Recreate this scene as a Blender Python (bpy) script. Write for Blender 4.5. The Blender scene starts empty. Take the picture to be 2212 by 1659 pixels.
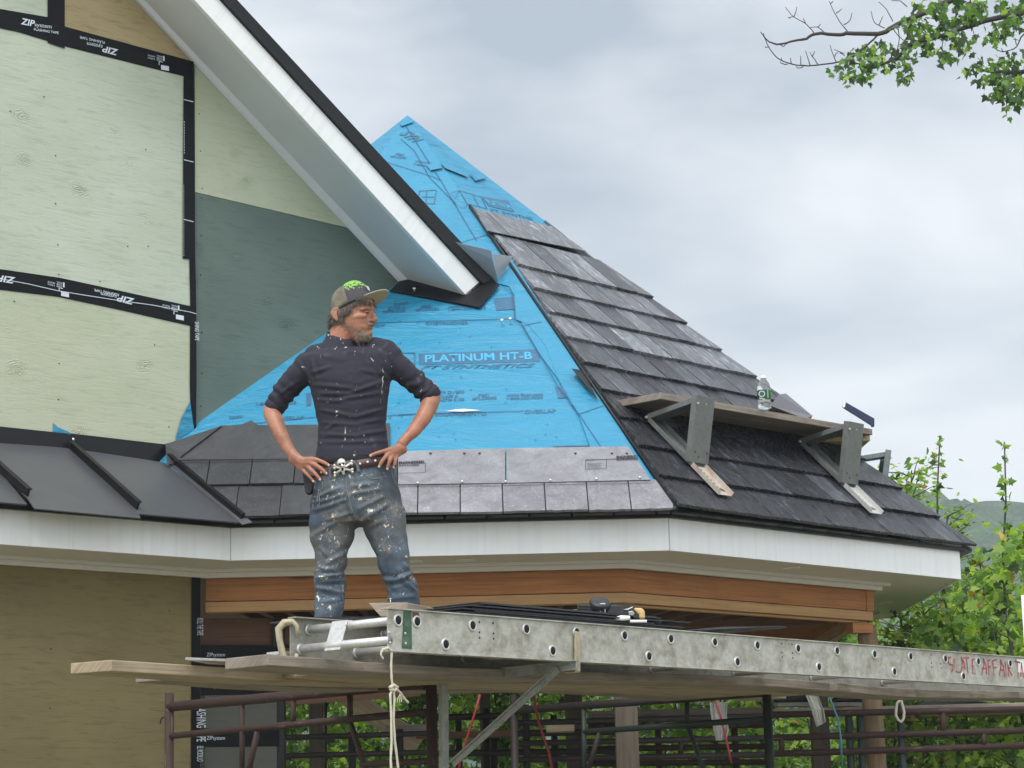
import bpy, bmesh, math, random
import numpy as np
from mathutils import Vector, Matrix, noise as mnoise
random.seed(7)
R = math.radians
V = Vector
scene = bpy.context.scene
col = scene.collection
# ------------------------------------------------------------------ camera
CAMZ = 1.6
F = 4731.0
PITCH = R(11.13); ROLL = 0.025
fwd = V((0, math.cos(PITCH), math.sin(PITCH)))
u0 = V((0, -math.sin(PITCH), math.cos(PITCH)))
r0 = V((1, 0, 0))
cr = r0*math.cos(ROLL) - u0*math.sin(ROLL)
cu = u0*math.cos(ROLL) + r0*math.sin(ROLL)
CAM = V((0, 0, CAMZ))
cam_d = bpy.data.cameras.new('camera')
cam = bpy.data.objects.new('camera', cam_d); col.objects.link(cam)
m = Matrix.Identity(4)
for i in range(3):
    m[i][0] = cr[i]; m[i][1] = cu[i]; m[i][2] = -fwd[i]; m[i][3] = CAM[i]
cam.matrix_world = m
cam_d.sensor_width = 36; cam_d.lens = F/2212*36
cam_d.clip_start = 0.1; cam_d.clip_end = 3000
scene.camera = cam
# ------------------------------------------------------------------ world: overcast sky
SUN_EL = R(58); SUN_AZ = R(200)      # azimuth measured from +Y clockwise
w = bpy.data.worlds.new('World'); scene.world = w; w.use_nodes = True
nt = w.node_tree; nt.nodes.clear()
def N(t, **k):
    n = nt.nodes.new(t)
    for a, b in k.items(): setattr(n, a, b)
    return n
out = N('ShaderNodeOutputWorld')
sky = N('ShaderNodeTexSky', sky_type='NISHITA'); sky.sun_disc = False
sky.sun_elevation = SUN_EL; sky.sun_rotation = SUN_AZ
bg1 = N('ShaderNodeBackground'); bg1.inputs[1].default_value = 0.02
nt.links.new(sky.outputs[0], bg1.inputs[0])
tc = N('ShaderNodeTexCoord')
mp = N('ShaderNodeMapping'); mp.inputs['Scale'].default_value = (3.0, 3.0, 7.5); mp.inputs['Rotation'].default_value = (0, R(-14), 0)
mp.inputs['Location'].default_value = (2.02, -1.743, -1.707)
nt.links.new(tc.outputs['Generated'], mp.inputs[0])
ns = N('ShaderNodeTexNoise'); ns.inputs['Scale'].default_value = 1.0; ns.inputs['Detail'].default_value = 5; ns.inputs['Roughness'].default_value = 0.5
ns.inputs['Distortion'].default_value = 0.25
nt.links.new(mp.outputs[0], ns.inputs['Vector'])
cr_ = N('ShaderNodeValToRGB')
cr_.color_ramp.elements[0].position = 0.40; cr_.color_ramp.elements[0].color = (0.365, 0.41, 0.455, 1)
cr_.color_ramp.elements[1].position = 0.59; cr_.color_ramp.elements[1].color = (0.74, 0.75, 0.755, 1)
e = cr_.color_ramp.elements.new(0.485); e.color = (0.54, 0.572, 0.60, 1)
nt.links.new(ns.outputs[0], cr_.inputs[0])
# overcast: brighter high up; the glow behind the camera is added as fill light
sx = N('ShaderNodeSeparateXYZ'); nt.links.new(tc.outputs['Generated'], sx.inputs[0])
mr = N('ShaderNodeMapRange'); mr.inputs[1].default_value = 0.45; mr.inputs[2].default_value = 1.0; mr.inputs[3].default_value = 0; mr.inputs[4].default_value = 0.7
nt.links.new(sx.outputs[2], mr.inputs[0])
mr2 = N('ShaderNodeMapRange'); mr2.inputs[1].default_value = 0.3; mr2.inputs[2].default_value = -0.8; mr2.inputs[3].default_value = 0; mr2.inputs[4].default_value = 1.5
nt.links.new(sx.outputs[1], mr2.inputs[0])
ad = N('ShaderNodeMath', operation='ADD'); nt.links.new(mr.outputs[0], ad.inputs[0]); nt.links.new(mr2.outputs[0], ad.inputs[1])
ad2 = N('ShaderNodeMath', operation='ADD'); nt.links.new(ad.outputs[0], ad2.inputs[0]); ad2.inputs[1].default_value = 0.86
bg2 = N('ShaderNodeBackground'); nt.links.new(cr_.outputs[0], bg2.inputs[0]); nt.links.new(ad2.outputs[0], bg2.inputs[1])
ash = N('ShaderNodeAddShader'); nt.links.new(bg1.outputs[0], ash.inputs[0]); nt.links.new(bg2.outputs[0], ash.inputs[1])
nt.links.new(ash.outputs[0], out.inputs[0])
sun_d = bpy.data.lights.new('sun', 'SUN'); sun_d.energy = 1.5; sun_d.angle = R(14); sun_d.color = (1, 0.93, 0.84)
sun = bpy.data.objects.new('sun', sun_d); col.objects.link(sun)
sdir = V((math.sin(SUN_AZ)*math.cos(SUN_EL), math.cos(SUN_AZ)*math.cos(SUN_EL), math.sin(SUN_EL)))
sun.rotation_euler = sdir.to_track_quat('Z', 'Y').to_euler()
scene.view_settings.view_transform = 'Standard'; scene.view_settings.look = 'None'
scene.view_settings.exposure = 0.47; scene.view_settings.gamma = 1
# ------------------------------------------------------------------ projection helpers (photo seen at 2212 x 1659)
def ray(px, py):
    return (fwd + cr*((px-1106)/F) + cu*((829.5-py)/F))
def hitp(px, py, o, n):
    d = ray(px, py); return CAM + d*((o-CAM).dot(n)/d.dot(n))
def hz(px, py, z): return hitp(px, py, V((0,0,z)), V((0,0,1)))
def aty(px, py, y): return hitp(px, py, V((0,y,0)), V((0,1,0)))
class Plane:
    def __init__(s, o, r, n):
        s.o = V(o); s.n = V(n).normalized(); s.r = (V(r)-s.n*V(r).dot(s.n)).normalized(); s.u = s.n.cross(s.r)
        if s.u.z < 0: s.u = -s.u
    def hit(s, px, py, off=0.0): return hitp(px, py, s.o+s.n*off, s.n)
    def uv(s, p): d = p-s.o; return (d.dot(s.r), d.dot(s.u))
    def at(s, a, b, off=0.0): return s.o+s.r*a+s.u*b+s.n*off
def plane3(a, b, c):
    n = (b-a).cross(c-a).normalized()
    if n.dot(CAM-a) < 0: n = -n
    return Plane(a, b-a, n)
# ------------------------------------------------------------------ material helpers
class MT:
    def __init__(s, name):
        s.m = bpy.data.materials.new(name); s.m.use_nodes = True; s.t = s.m.node_tree
        s.b = s.t.nodes['Principled BSDF']; s.uvn = None; s.out = s.t.nodes['Material Output']
    def n(s, t, **k):
        x = s.t.nodes.new(t)
        for a, b in k.items(): setattr(x, a, b)
        return x
    def l(s, a, b): s.t.links.new(a, b)
    def vec(s, sc=(1,1,1), src='UV', rot=(0,0,0)):
        t = s.n('ShaderNodeTexCoord'); mp = s.n('ShaderNodeMapping'); s.l(t.outputs[src], mp.inputs[0])
        mp.inputs['Scale'].default_value = sc; mp.inputs['Rotation'].default_value = rot
        return mp.outputs[0]
    def noise(s, sc=(1,1,1), scale=5, detail=4, rough=.55, dist=0, src='UV', rot=(0,0,0)):
        x = s.n('ShaderNodeTexNoise'); s.l(s.vec(sc, src, rot), x.inputs['Vector'])
        x.inputs['Scale'].default_value = scale; x.inputs['Detail'].default_value = detail
        x.inputs['Roughness'].default_value = rough; x.inputs['Distortion'].default_value = dist
        return x.outputs[0]
    def vor(s, sc=(1,1,1), scale=5, feature='F1', src='UV', rnd=1):
        x = s.n('ShaderNodeTexVoronoi', feature=feature); s.l(s.vec(sc, src), x.inputs['Vector']); x.inputs['Scale'].default_value = scale
        x.inputs['Randomness'].default_value = rnd
        return x
    def ramp(s, f, *els):
        x = s.n('ShaderNodeValToRGB'); s.l(f, x.inputs[0]); c = x.color_ramp
        while len(c.elements) < len(els): c.elements.new(0.5)
        for e, (p, cc) in zip(c.elements, els):
            e.position = p; e.color = (*cc, 1) if len(cc) == 3 else cc
        return x.outputs[0]
    def mix(s, f, a, b, mode='MIX'):
        x = s.n('ShaderNodeMix', data_type='RGBA', blend_type=mode)
        if isinstance(f, (int, float)): x.inputs[0].default_value = f
        else: s.l(f, x.inputs[0])
        for i, v in ((6, a), (7, b)):
            if isinstance(v, tuple): x.inputs[i].default_value = (*v, 1)
            else: s.l(v, x.inputs[i])
        return x.outputs[2]
    def math(s, op, a, b=0.0):
        x = s.n('ShaderNodeMath', operation=op)
        for i, v in ((0, a), (1, b)):
            if isinstance(v, (int, float)): x.inputs[i].default_value = v
            else: s.l(v, x.inputs[i])
        return x.outputs[0]
    def bump(s, h, st=.3, d=.01, prev=None):
        x = s.n('ShaderNodeBump'); x.inputs['Strength'].default_value = st; x.inputs['Distance'].default_value = d
        s.l(h, x.inputs['Height'])
        if prev is not None: s.l(prev, x.inputs['Normal'])
        s.l(x.outputs[0], s.b.inputs['Normal']); return x.outputs[0]
    def set(s, color=None, rough=None, metal=None, spec=None):
        for k, v in (('Base Color', color), ('Roughness', rough), ('Metallic', metal), ('Specular IOR Level', spec)):
            if v is None: continue
            if isinstance(v, tuple): s.b.inputs[k].default_value = (*v, 1)
            elif isinstance(v, (int, float)): s.b.inputs[k].default_value = v
            else: s.l(v, s.b.inputs[k])
        return s
def G(x): return (x, x, x)
def m_wood(name, c1, c2, dark=None, gs=1.0, rough=.75, bump=.35, stain=.35):
    t = MT(name)
    g = t.noise((1.2*gs, 28*gs, 28*gs), 1.6, 6, .6, .6)
    g2 = t.noise((2.5*gs, 90*gs, 90*gs), 1.0, 4, .6, 0.2)
    c = t.ramp(g, (.3, c1), (.68, c2))
    dk = dark or tuple(x*.45 for x in c1)
    c = t.mix(t.ramp(g2, (.50, (0,0,0)), (.75, G(.6))), c, dk)
    st = t.noise((1, 1.5, 1), 3.5, 4, .6, 0)
    c = t.mix(t.ramp(st, (.45, (0,0,0)), (.75, G(stain))), c, tuple(x*.35 for x in c1))
    kn = t.vor((1.3, 5, 5), 1.0)
    c = t.mix(t.ramp(kn.outputs['Distance'], (.05, G(.85)), (.13, (0,0,0))), c, tuple(x*.3 for x in c1))
    ri = t.n('ShaderNodeNewGeometry')
    hsv = t.n('ShaderNodeHueSaturation'); t.l(c, hsv.inputs['Color'])
    t.l(t.math('MULTIPLY_ADD', ri.outputs['Random Per Island'], .35), hsv.inputs['Value'])
    hsv.inputs['Value'].links[0].from_node.inputs[2].default_value = .82
    t.set(hsv.outputs[0], rough); t.bump(t.math('ADD', g, g2), bump, .004)
    return t.m
def m_sheath(name, c, tint, grain=.5):
    t = MT(name)
    g = t.noise((2.6, 20, 20), 2.2, 6, .65, .8)
    big = t.noise((.8, 1.3, 1), 1.8, 4, .6, 0)
    fine = t.noise((4, 60, 60), 2.0, 5, .7, .3)
    cc = t.mix(t.ramp(big, (.3, (0,0,0)), (.75, (1,1,1))), c, tint)
    cc = t.mix(t.ramp(g, (.36, G(.38*grain*2)), (.48, (0,0,0))), cc, tuple(x*.66 for x in c))
    cc = t.mix(t.ramp(fine, (.60, (0,0,0)), (.72, G(.45*grain))), cc, tuple(x*.5 for x in c))
    kn = t.vor((3.2, 4.6, 1), 1.0)
    kd = t.math('ADD', kn.outputs['Distance'], t.math('MULTIPLY', t.noise((2.5, 5, 1), 3, 4, .6), .42))
    wv = t.math('SINE', t.math('MULTIPLY', kd, 120))
    msk = t.ramp(kd, (.20, (1,1,1)), (.46, (0,0,0)))
    kr = t.math('MULTIPLY', wv, msk)
    cc = t.mix(t.math('MULTIPLY', t.math('MAXIMUM', kr, 0), .38), cc, tuple(x*.5 for x in c))
    cc = t.mix(t.ramp(kn.outputs['Distance'], (.008, G(.9)), (.02, (0,0,0))), cc, tuple(x*.25 for x in c))
    t.set(cc, .62)
    b = t.bump(t.math('ADD', g, t.math('MULTIPLY', fine, .8)), .4, .004)
    t.bump(kr, .55, .006, b)
    return t.m
def m_plain(name, c, rough=.5, metal=0, var=.12, sc=6, bump=.05, spec=None):
    t = MT(name)
    n = t.noise((1,1,1), sc, 5, .6, 0)
    t.set(t.mix(n, tuple(x*(1-var) for x in c), tuple(min(1, x*(1+var)) for x in c)), rough, metal, spec)
    n2 = t.noise((1,1,1), sc*12, 3, .5, 0)
    t.bump(n2, bump, .003)
    return t.m
def m_white(name, c=(.78,.80,.80), streak=.16):
    t = MT(name)
    n = t.noise((22, .9, 1), 1.0, 5, .65, 0)
    n2 = t.noise((1.2, 1.2, 1), 2.2, 4, .6)
    cc = t.mix(t.ramp(n, (.48, (0,0,0)), (.72, G(streak*2))), c, tuple(x*.70 for x in c))
    cc = t.mix(t.ramp(n2, (.4, (0,0,0)), (.8, G(streak))), cc, (.62, .60, .55))
    t.set(cc, .42)
    t.bump(t.noise((1,1,1), 260, 2, .5), .08, .001)
    return t.m
def m_galv(name, c=(.42,.43,.42), dirt=(.12,.10,.08), metal=.55, rough=.45, amt=.7, patch=None):
    t = MT(name)
    n = t.noise((1,1,1), 9, 6, .7, .3)
    n2 = t.noise((1,1,1), 38, 4, .7, 0)
    n3 = t.noise((3, 40, 1), 1.5, 3, .6, 0)
    cc = t.mix(t.ramp(n2, (.35, (0,0,0)), (.7, (1,1,1))), tuple(x*.75 for x in c), c)
    cc = t.mix(t.ramp(n, ((.5 if amt < .8 else .44), (0,0,0)), (.72, G(amt))), cc, dirt)
    cc = t.mix(t.ramp(n3, (.62, (0,0,0)), (.7, G(.35))), cc, tuple(x*.5 for x in c))
    if patch:
        n4 = t.noise((1,1,1), 4.5, 4, .7, .4)
        cc = t.mix(t.ramp(n4, (.58, (0,0,0)), (.66, G(.9))), cc, patch)
    t.set(cc, rough, metal)
    t.bump(n2, .12, .002)
    return t.m
def m_slate(name, c1, c2, rough=.42, streak=.6, bump=.9):
    t = MT(name)
    g = t.noise((15, 3.0, 1), 1.5, 6, .72, 2.2)
    n = t.noise((3,3,1), 3, 5, .6, .4)
    f = t.noise((60, 12, 1), 1.2, 4, .7, .6)
    c = t.mix(n, c1, c2)
    c = t.mix(t.ramp(g, (.53, (0,0,0)), (.64, G(streak))), c, tuple(min(1, x*2.2+o_) for x, o_ in zip(c2, (.045,.052,.066))))
    c = t.mix(t.ramp(g, (.30, G(.6)), (.45, (0,0,0))), c, tuple(x*.5 for x in c1))
    ri = t.n('ShaderNodeNewGeometry')
    hsv = t.n('ShaderNodeHueSaturation'); t.l(c, hsv.inputs['Color'])
    mm = t.n('ShaderNodeMath', operation='MULTIPLY_ADD'); t.l(ri.outputs['Random Per Island'], mm.inputs[0]); mm.inputs[1].default_value = .7; mm.inputs[2].default_value = .65
    t.l(mm.outputs[0], hsv.inputs['Value'])
    t.set(hsv.outputs[0], t.math('ADD', t.math('MULTIPLY', f, .3), rough-.15))
    b = t.bump(g, bump, .012); t.bump(f, bump*.7, .004, b)
    return t.m
def m_mottle(name, c1, c2, rough=.4, hl=.5):
    t = MT(name)
    a = t.noise((1,1,1), 7, 6, .68, 1.2); b_ = t.noise((1,1,1), 26, 6, .75, 2.0); d = t.noise((1.5,1,1), 60, 4, .7, 1.0)
    c = t.mix(t.ramp(a, (.32,(0,0,0)), (.68,(1,1,1))), c1, c2)
    c = t.mix(t.ramp(b_, (.56,(0,0,0)), (.64,G(hl))), c, tuple(min(1, x*1.9+.04) for x in c2))
    c = t.mix(t.ramp(b_, (.34,G(.5)), (.44,(0,0,0))), c, tuple(x*.5 for x in c1))
    ri = t.n('ShaderNodeNewGeometry'); hsv = t.n('ShaderNodeHueSaturation'); t.l(c, hsv.inputs['Color'])
    mm = t.n('ShaderNodeMath', operation='MULTIPLY_ADD'); t.l(ri.outputs['Random Per Island'], mm.inputs[0]); mm.inputs[1].default_value = .3; mm.inputs[2].default_value = .85; t.l(mm.outputs[0], hsv.inputs['Value'])
    t.set(hsv.outputs[0], t.math('ADD', t.math('MULTIPLY', d, .3), rough-.12)); b = t.bump(b_, .6, .01); t.bump(d, .4, .003, b)
    return t.m
def m_flat(name, c, rough=.6, metal=0):
    t = MT(name); t.set(c, rough, metal); return t.m
M = {}
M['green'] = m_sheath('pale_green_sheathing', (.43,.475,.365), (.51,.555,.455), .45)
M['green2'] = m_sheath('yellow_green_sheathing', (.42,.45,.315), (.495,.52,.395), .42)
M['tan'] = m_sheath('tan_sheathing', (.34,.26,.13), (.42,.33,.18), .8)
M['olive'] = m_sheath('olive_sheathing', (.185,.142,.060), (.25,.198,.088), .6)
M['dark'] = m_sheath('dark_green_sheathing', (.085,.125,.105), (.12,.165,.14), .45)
t = MT('black_tape'); n = t.noise((3,18,1), 3, 5, .7, .5)
t.set(t.mix(n, (.004,.005,.006), (.008,.009,.011)), .5, None, .15); t.bump(n, .5, .004); M['tape'] = t.m
M['print'] = m_plain('tape_print', (.62,.68,.74), .5, var=.2, sc=60)
M['white'] = m_white('white_trim', (.84,.85,.845))
M['soffit'] = m_white('soffit_paint', (.72,.70,.67), .06)
M['alu_grey'] = m_plain('grey_painted_metal', (.36,.39,.42), .35, .3)
M['rsoffit'] = m_plain('pale_soffit_paint', (.66,.67,.68), .45, 0, .06, 3, .03)
M['blackm'] = m_plain('black_painted_metal', (.007,.0075,.009), .4, .0, .2, 5, .04, .3)
t = MT('charcoal_metal_roof'); n = t.noise((1,1,1), 1.6, 3, .5); t.set(t.mix(n, (.085,.088,.10), (.115,.118,.13)), .34, .35); t.bump(t.noise((1,1,1), 2.5, 2, .5), .5, .02); M['seam'] = t.m
# blue membrane: woven print, embossed dots, wrinkles
t = MT('blue_membrane')
n = t.noise((1,1,1), 2.2, 4, .6); wv = t.n('ShaderNodeTexWave'); t.l(t.vec((1,1,1), 'UV', (0,0,R(35))), wv.inputs['Vector']); wv.inputs['Scale'].default_value = 42; wv.inputs['Distortion'].default_value = 1.5; wv.inputs['Detail'].default_value = 1
wr = t.noise((1.2,2.2,1), 3.2, 5, .65, 1.2); dots = t.vor((1,1,1), 26)
cc = t.mix(n, (.014,.215,.37), (.028,.285,.44))
cc = t.mix(t.math('MULTIPLY', wv.outputs['Fac'], .30), cc, (.012,.14,.32))
cc = t.mix(t.ramp(dots.outputs['Distance'], (.06, G(.7)), (.11, (0,0,0))), cc, (.012,.12,.27))
cc = t.mix(t.ramp(wr, (.60, (0,0,0)), (.68, G(.3))), cc, (.012,.14,.32))
t.set(cc, .48); wr2 = t.noise((1.0,2.6,1), 1.3, 3, .5, 1.6); b0 = t.bump(wr2, .6, .06); b = t.bump(wr, .9, .02, b0); t.bump(wv.outputs['Fac'], .15, .002, b); M['blue'] = t.m
M['bprint'] = m_plain('membrane_print', (.030,.12,.22), .5, var=.5, sc=40)
M['bline'] = m_plain('membrane_line', (.012,.06,.16), .5)
M['slate'] = m_slate('slate_dark', (.007,.0085,.011), (.017,.019,.024), .27, 1.0)
M['slate_sky_sheen'] = m_slate('slate_sky_sheen', (.085,.09,.104), (.15,.156,.172), .38, 1.0)  # sky reflection on the upper courses is painted in as a paler grey
M['slate_mid'] = m_slate('slate_mid', (.028,.031,.038), (.060,.064,.073), .33, 1.0)
M['sheet_grey'] = m_mottle('slate_sheet_grey', (.17,.17,.185), (.27,.275,.295), .4, .12)
M['front_lt'] = m_mottle('front_slate_light', (.15,.15,.165), (.25,.25,.27), .36, .45)
M['front_dk'] = m_mottle('front_slate_dark', (.020,.022,.026), (.045,.048,.053), .34, .22)
M['sheet_dark'] = m_mottle('slate_sheet_dark', (.030,.032,.036), (.055,.058,.063), .45, .05)
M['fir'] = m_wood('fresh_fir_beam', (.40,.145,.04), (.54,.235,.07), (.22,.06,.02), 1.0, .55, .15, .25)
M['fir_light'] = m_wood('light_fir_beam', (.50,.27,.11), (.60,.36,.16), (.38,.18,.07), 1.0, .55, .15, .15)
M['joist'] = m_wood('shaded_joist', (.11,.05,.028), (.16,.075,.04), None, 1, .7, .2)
M['plank'] = m_wood('weathered_plank', (.30,.235,.15), (.46,.37,.25), (.14,.11,.08), 1, .8, .5, .5)
M['plank_grey'] = m_wood('grey_plank', (.22,.185,.15), (.35,.295,.24), (.09,.075,.06), 1, .85, .6, .6)
M['plank_yel'] = m_wood('yellow_plank', (.50,.40,.22), (.62,.52,.32), (.25,.17,.08), 1, .75, .4, .3)
M['post'] = m_wood('weathered_post', (.08,.062,.046), (.14,.112,.085), (.03,.022,.018), 1, .85, .6, .4)
M['log'] = m_wood('peeled_log', (.22,.14,.08), (.33,.23,.14), (.09,.05,.03), 1, .8, .7, .4)
M['rust'] = m_galv('rusty_tube', (.050,.025,.019), (.035,.018,.014), .2, .7, .8, (.13,.075,.055))
M['rust2'] = m_galv('dark_tube', (.03,.022,.02), (.015,.012,.012), .2, .65, .6, (.06,.03,.022))
M['gtube'] = m_galv('green_tube', (.022,.036,.031), (.015,.013,.012), .2, .6, .6)
M['galv'] = m_galv('galvanised_steel', (.20,.215,.205), (.09,.085,.075), .35, .5, .5)
M['galv_lt'] = m_galv('bright_galvanised', (.62,.62,.60), (.22,.17,.12), .35, .45, .35)
M['galv_rust'] = m_galv('rust_tipped_galvanised', (.60,.55,.48), (.35,.12,.05), .3, .5, .8, (.45,.20,.10))
M['alu'] = m_galv('old_aluminium', (.55,.54,.48), (.17,.14,.085), .3, .45, .85)
M['alu_in'] = m_galv('dirty_aluminium', (.40,.39,.34), (.14,.12,.08), .3, .5, .65)
M['alu_b'] = m_galv('clean_aluminium', (.66,.66,.64), (.35,.32,.27), .45, .38, .3)
M['cream'] = m_galv('cream_chipped_paint', (.46,.41,.27), (.10,.06,.03), .1, .6, .7)
M['gpaint'] = m_galv('green_spray', (.05,.12,.065), (.35,.35,.3), .1, .6, .4, (.45,.45,.40))
M['rpaint'] = m_flat('red_spray', (.16,.03,.035), .55)
M['redtxt'] = m_galv('red_marker', (.42,.04,.06), (.5,.4,.38), .0, .6, .6)
M['bracket'] = m_galv('flaking_white_steel', (.30,.31,.29), (.10,.045,.03), .2, .6, .75, (.34,.32,.26))
M['hole'] = m_flat('dark_hole', (.006,.006,.006), .9)
M['nail'] = m_flat('nail_head', (.75,.76,.78), .3, .6)
M['rope'] = m_plain('rope', (.52,.48,.38), .85, var=.3, sc=30)
M['redcord'] = m_flat('red_cord', (.24,.010,.018), .5)
M['teal'] = m_flat('teal_cord', (.03,.13,.16), .5)
# ------------------------------------------------------------------ mesh helpers
def tag(o, label=None, cat=None, group=None, kind=None):
    if label: o['label'] = label
    if cat: o['category'] = cat
    if group: o['group'] = group
    if kind: o['kind'] = kind
    return o
def thing(name, loc, label, cat, group=None, rz=0):
    o = bpy.data.objects.new(name, None); col.objects.link(o); o.location = loc; o.empty_display_size = .1
    return tag(o, label, cat, group)
class MB:
    def __init__(s): s.v = []; s.f = []; s.g = []; s.mi = []; s.sm = []
    def face(s, pts, grain=None, mi=0, smooth=False):
        b = len(s.v); s.v += [V(p) for p in pts]; s.f.append(list(range(b, b+len(pts)))); s.g.append(grain); s.mi.append(mi); s.sm.append(smooth)
    def raw(s, vs, fs, grain=None, mi=0, smooth=True):
        b = len(s.v); s.v += [V(p) for p in vs]
        for f in fs: s.f.append([b+i for i in f]); s.g.append(grain); s.mi.append(mi); s.sm.append(smooth)
    def hexa(s, p, grain=None, mi=0):
        """8 corners: bottom ring 0-3, top ring 4-7"""
        s.raw(p, [(3,2,1,0),(4,5,6,7),(0,1,5,4),(1,2,6,5),(2,3,7,6),(3,0,4,7)], grain, mi, False)
    def beam(s, a, b, up, w, h, mi=0, woff=0, hoff=0):
        """box from a to b; w across, h along up; grain along the length"""
        a = V(a); b = V(b); d = (b-a).normalized(); up = V(up); up = (up-d*up.dot(d)).normalized(); sd = d.cross(up)
        c = []
        for e_ in (0, 1):
            for (x, y) in ((0,0),(1,0),(1,1),(0,1)):
                c.append((a, b)[x if e_ == 0 else x] + sd*(w*(y-.5)+woff) + up*(h*(e_-.5)+hoff))
        s.hexa(c, d, mi)
    def prism(s, pts, off, grain=None, mi=0):
        """polygon pts extruded by vector off"""
        n = len(pts); pts = [V(p) for p in pts]; off = V(off); q = [p+off for p in pts]
        nn = (pts[1]-pts[0]).cross(pts[2]-pts[1])
        fl = nn.dot(off) > 0
        a = list(range(n)); 
        fs = [tuple(reversed(a)) if fl else tuple(a), tuple(i+n for i in a) if fl else tuple(i+n for i in reversed(a))]
        for i in range(n):
            j = (i+1) % n
            fs.append((i, j, j+n, i+n) if fl else (j, i, i+n, j+n))
        s.raw(pts+q, fs, grain, mi, False)
    def tube(s, pts, r, seg=10, mi=0, cap=True, smooth=True, flat=1.0):
        pts = [V(p) for p in pts]; n = len(pts)
        rs = r if isinstance(r, (list, tuple)) else [r]*n
        vs = []; fs = []; prev = None
        for i in range(n):
            d = (pts[min(i+1, n-1)]-pts[max(i-1, 0)])
            if d.length < 1e-9: d = V((0,0,1))
            d.normalize()
            if prev is None:
                ref = V((0,0,1)) if abs(d.z) < .9 else V((1,0,0))
                x = d.cross(ref).normalized()
            else: x = (prev-d*prev.dot(d)).normalized()
            prev = x; y = d.cross(x)
            for k in range(seg):
                a = 2*math.pi*k/seg
                vs.append(pts[i]+(x*math.cos(a)+y*math.sin(a)*flat)*rs[i])
        for i in range(n-1):
            for k in range(seg):
                k2 = (k+1) % seg
                fs.append((i*seg+k, i*seg+k2, (i+1)*seg+k2, (i+1)*seg+k))
        if cap: fs.append(tuple(reversed(range(seg)))); fs.append(tuple((n-1)*seg+k for k in range(seg)))
        s.raw(vs, fs, (pts[-1]-pts[0]).normalized() if (pts[-1]-pts[0]).length > 1e-6 else None, mi, smooth)
    def lathe(s, c, prof, seg=20, ax=V((0,0,1)), mi=0):
        ax = V(ax).normalized(); ref = V((1,0,0)) if abs(ax.x) < .9 else V((0,1,0)); x = (ref-ax*ref.dot(ax)).normalized(); y = ax.cross(x); c = V(c)
        vs = []; fs = []
        for (r, h) in prof:
            for k in range(seg):
                a = 2*math.pi*k/seg; vs.append(c+ax*h+(x*math.cos(a)+y*math.sin(a))*r)
        for i in range(len(prof)-1):
            for k in range(seg):
                k2 = (k+1) % seg; fs.append((i*seg+k, i*seg+k2, (i+1)*seg+k2, (i+1)*seg+k))
        fs.append(tuple(reversed(range(seg)))); fs.append(tuple((len(prof)-1)*seg+k for k in range(seg)))
        s.raw(vs, fs, None, mi, True)
    def build(s, name, mats, parent=None, bevel=0, weld=False, kids=None):
        me = bpy.data.meshes.new(name); me.from_pydata([tuple(p) for p in s.v], [], s.f)
        if not isinstance(mats, (list, tuple)): mats = [mats]
        for m_ in mats: me.materials.append(m_)
        uv = me.uv_layers.new(name='UVMap')
        me.update()
        for i, p in enumerate(me.polygons):
            p.material_index = s.mi[i]; p.use_smooth = s.sm[i]
            n = p.normal; g = s.g[i]
            if g is None:
                g = V((1,0,0)) if abs(n.x) < .8 else V((0,1,0))
            gu = g-n*g.dot(n)
            if gu.length < 1e-3: gu = n.orthogonal()
            gu.normalize(); gv = n.cross(gu)
            if gv.z < 0: gv = -gv
            for li in p.loop_indices:
                c = me.vertices[me.loops[li].vertex_index].co
                uv.data[li].uv = (c.dot(gu), c.dot(gv))
        o = bpy.data.objects.new(name, me); col.objects.link(o)
        if parent is not None:
            o.parent = parent
            o.matrix_parent_inverse = Matrix.Translation(world_loc(parent)).inverted()
        if bevel:
            b = o.modifiers.new('bevel', 'BEVEL'); b.width = bevel; b.segments = 2; b.limit_method = 'ANGLE'; b.angle_limit = R(40)
        return o
def world_loc(o):
    l = V(o.location)
    if o.parent is not None:
        # every parent chain here is translation only, expressed with an inverse of the parent's own location
        return V((0,0,0)) if o.type != 'EMPTY' else l
    return l
def text(s, pl, p0, p1, mat, parent, hpx=None, name='printed_text', off=.003, shear=0, bold=0.0, space=1.0):
    """writing laid on plane pl between baseline pixels p0 and p1"""
    cu_ = bpy.data.curves.new('t', 'FONT'); cu_.body = s; cu_.size = 1; cu_.shear = shear; cu_.offset = bold; cu_.space_character = space
    cu_.fill_mode = 'FRONT'; cu_.resolution_u = 3
    to = bpy.data.objects.new('t', cu_); col.objects.link(to)
    bpy.context.view_layer.update()
    dg = bpy.context.evaluated_depsgraph_get()
    me = bpy.data.meshes.new_from_object(to.evaluated_get(dg))
    bpy.data.objects.remove(to); bpy.data.curves.remove(cu_)
    A = pl.hit(*p0); B = pl.hit(*p1); r = (B-A); L = r.length; r.normalize(); n = pl.n
    u = n.cross(r)
    xs = [v.co.x for v in me.vertices]; 
    if not xs: return None
    x0, x1 = min(xs), max(xs); sx = L/(x1-x0)
    sy = sx if hpx is None else (hpx/F*((A-CAM).dot(fwd)))/.72
    sy /= max(.3, abs(u.dot(cu)/math.sqrt(max(.05, 1-0*u.dot(fwd)**2))))
    for v in me.vertices:
        v.co = A + r*((v.co.x-x0)*sx) + u*(v.co.y*sy) + n*off
    me.materials.clear(); me.materials.append(mat)
    me.name = name
    o = bpy.data.objects.new(name, me); col.objects.link(o); o.parent = parent
    o.matrix_parent_inverse = Matrix.Translation(world_loc(parent)).inverted()
    return o
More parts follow.
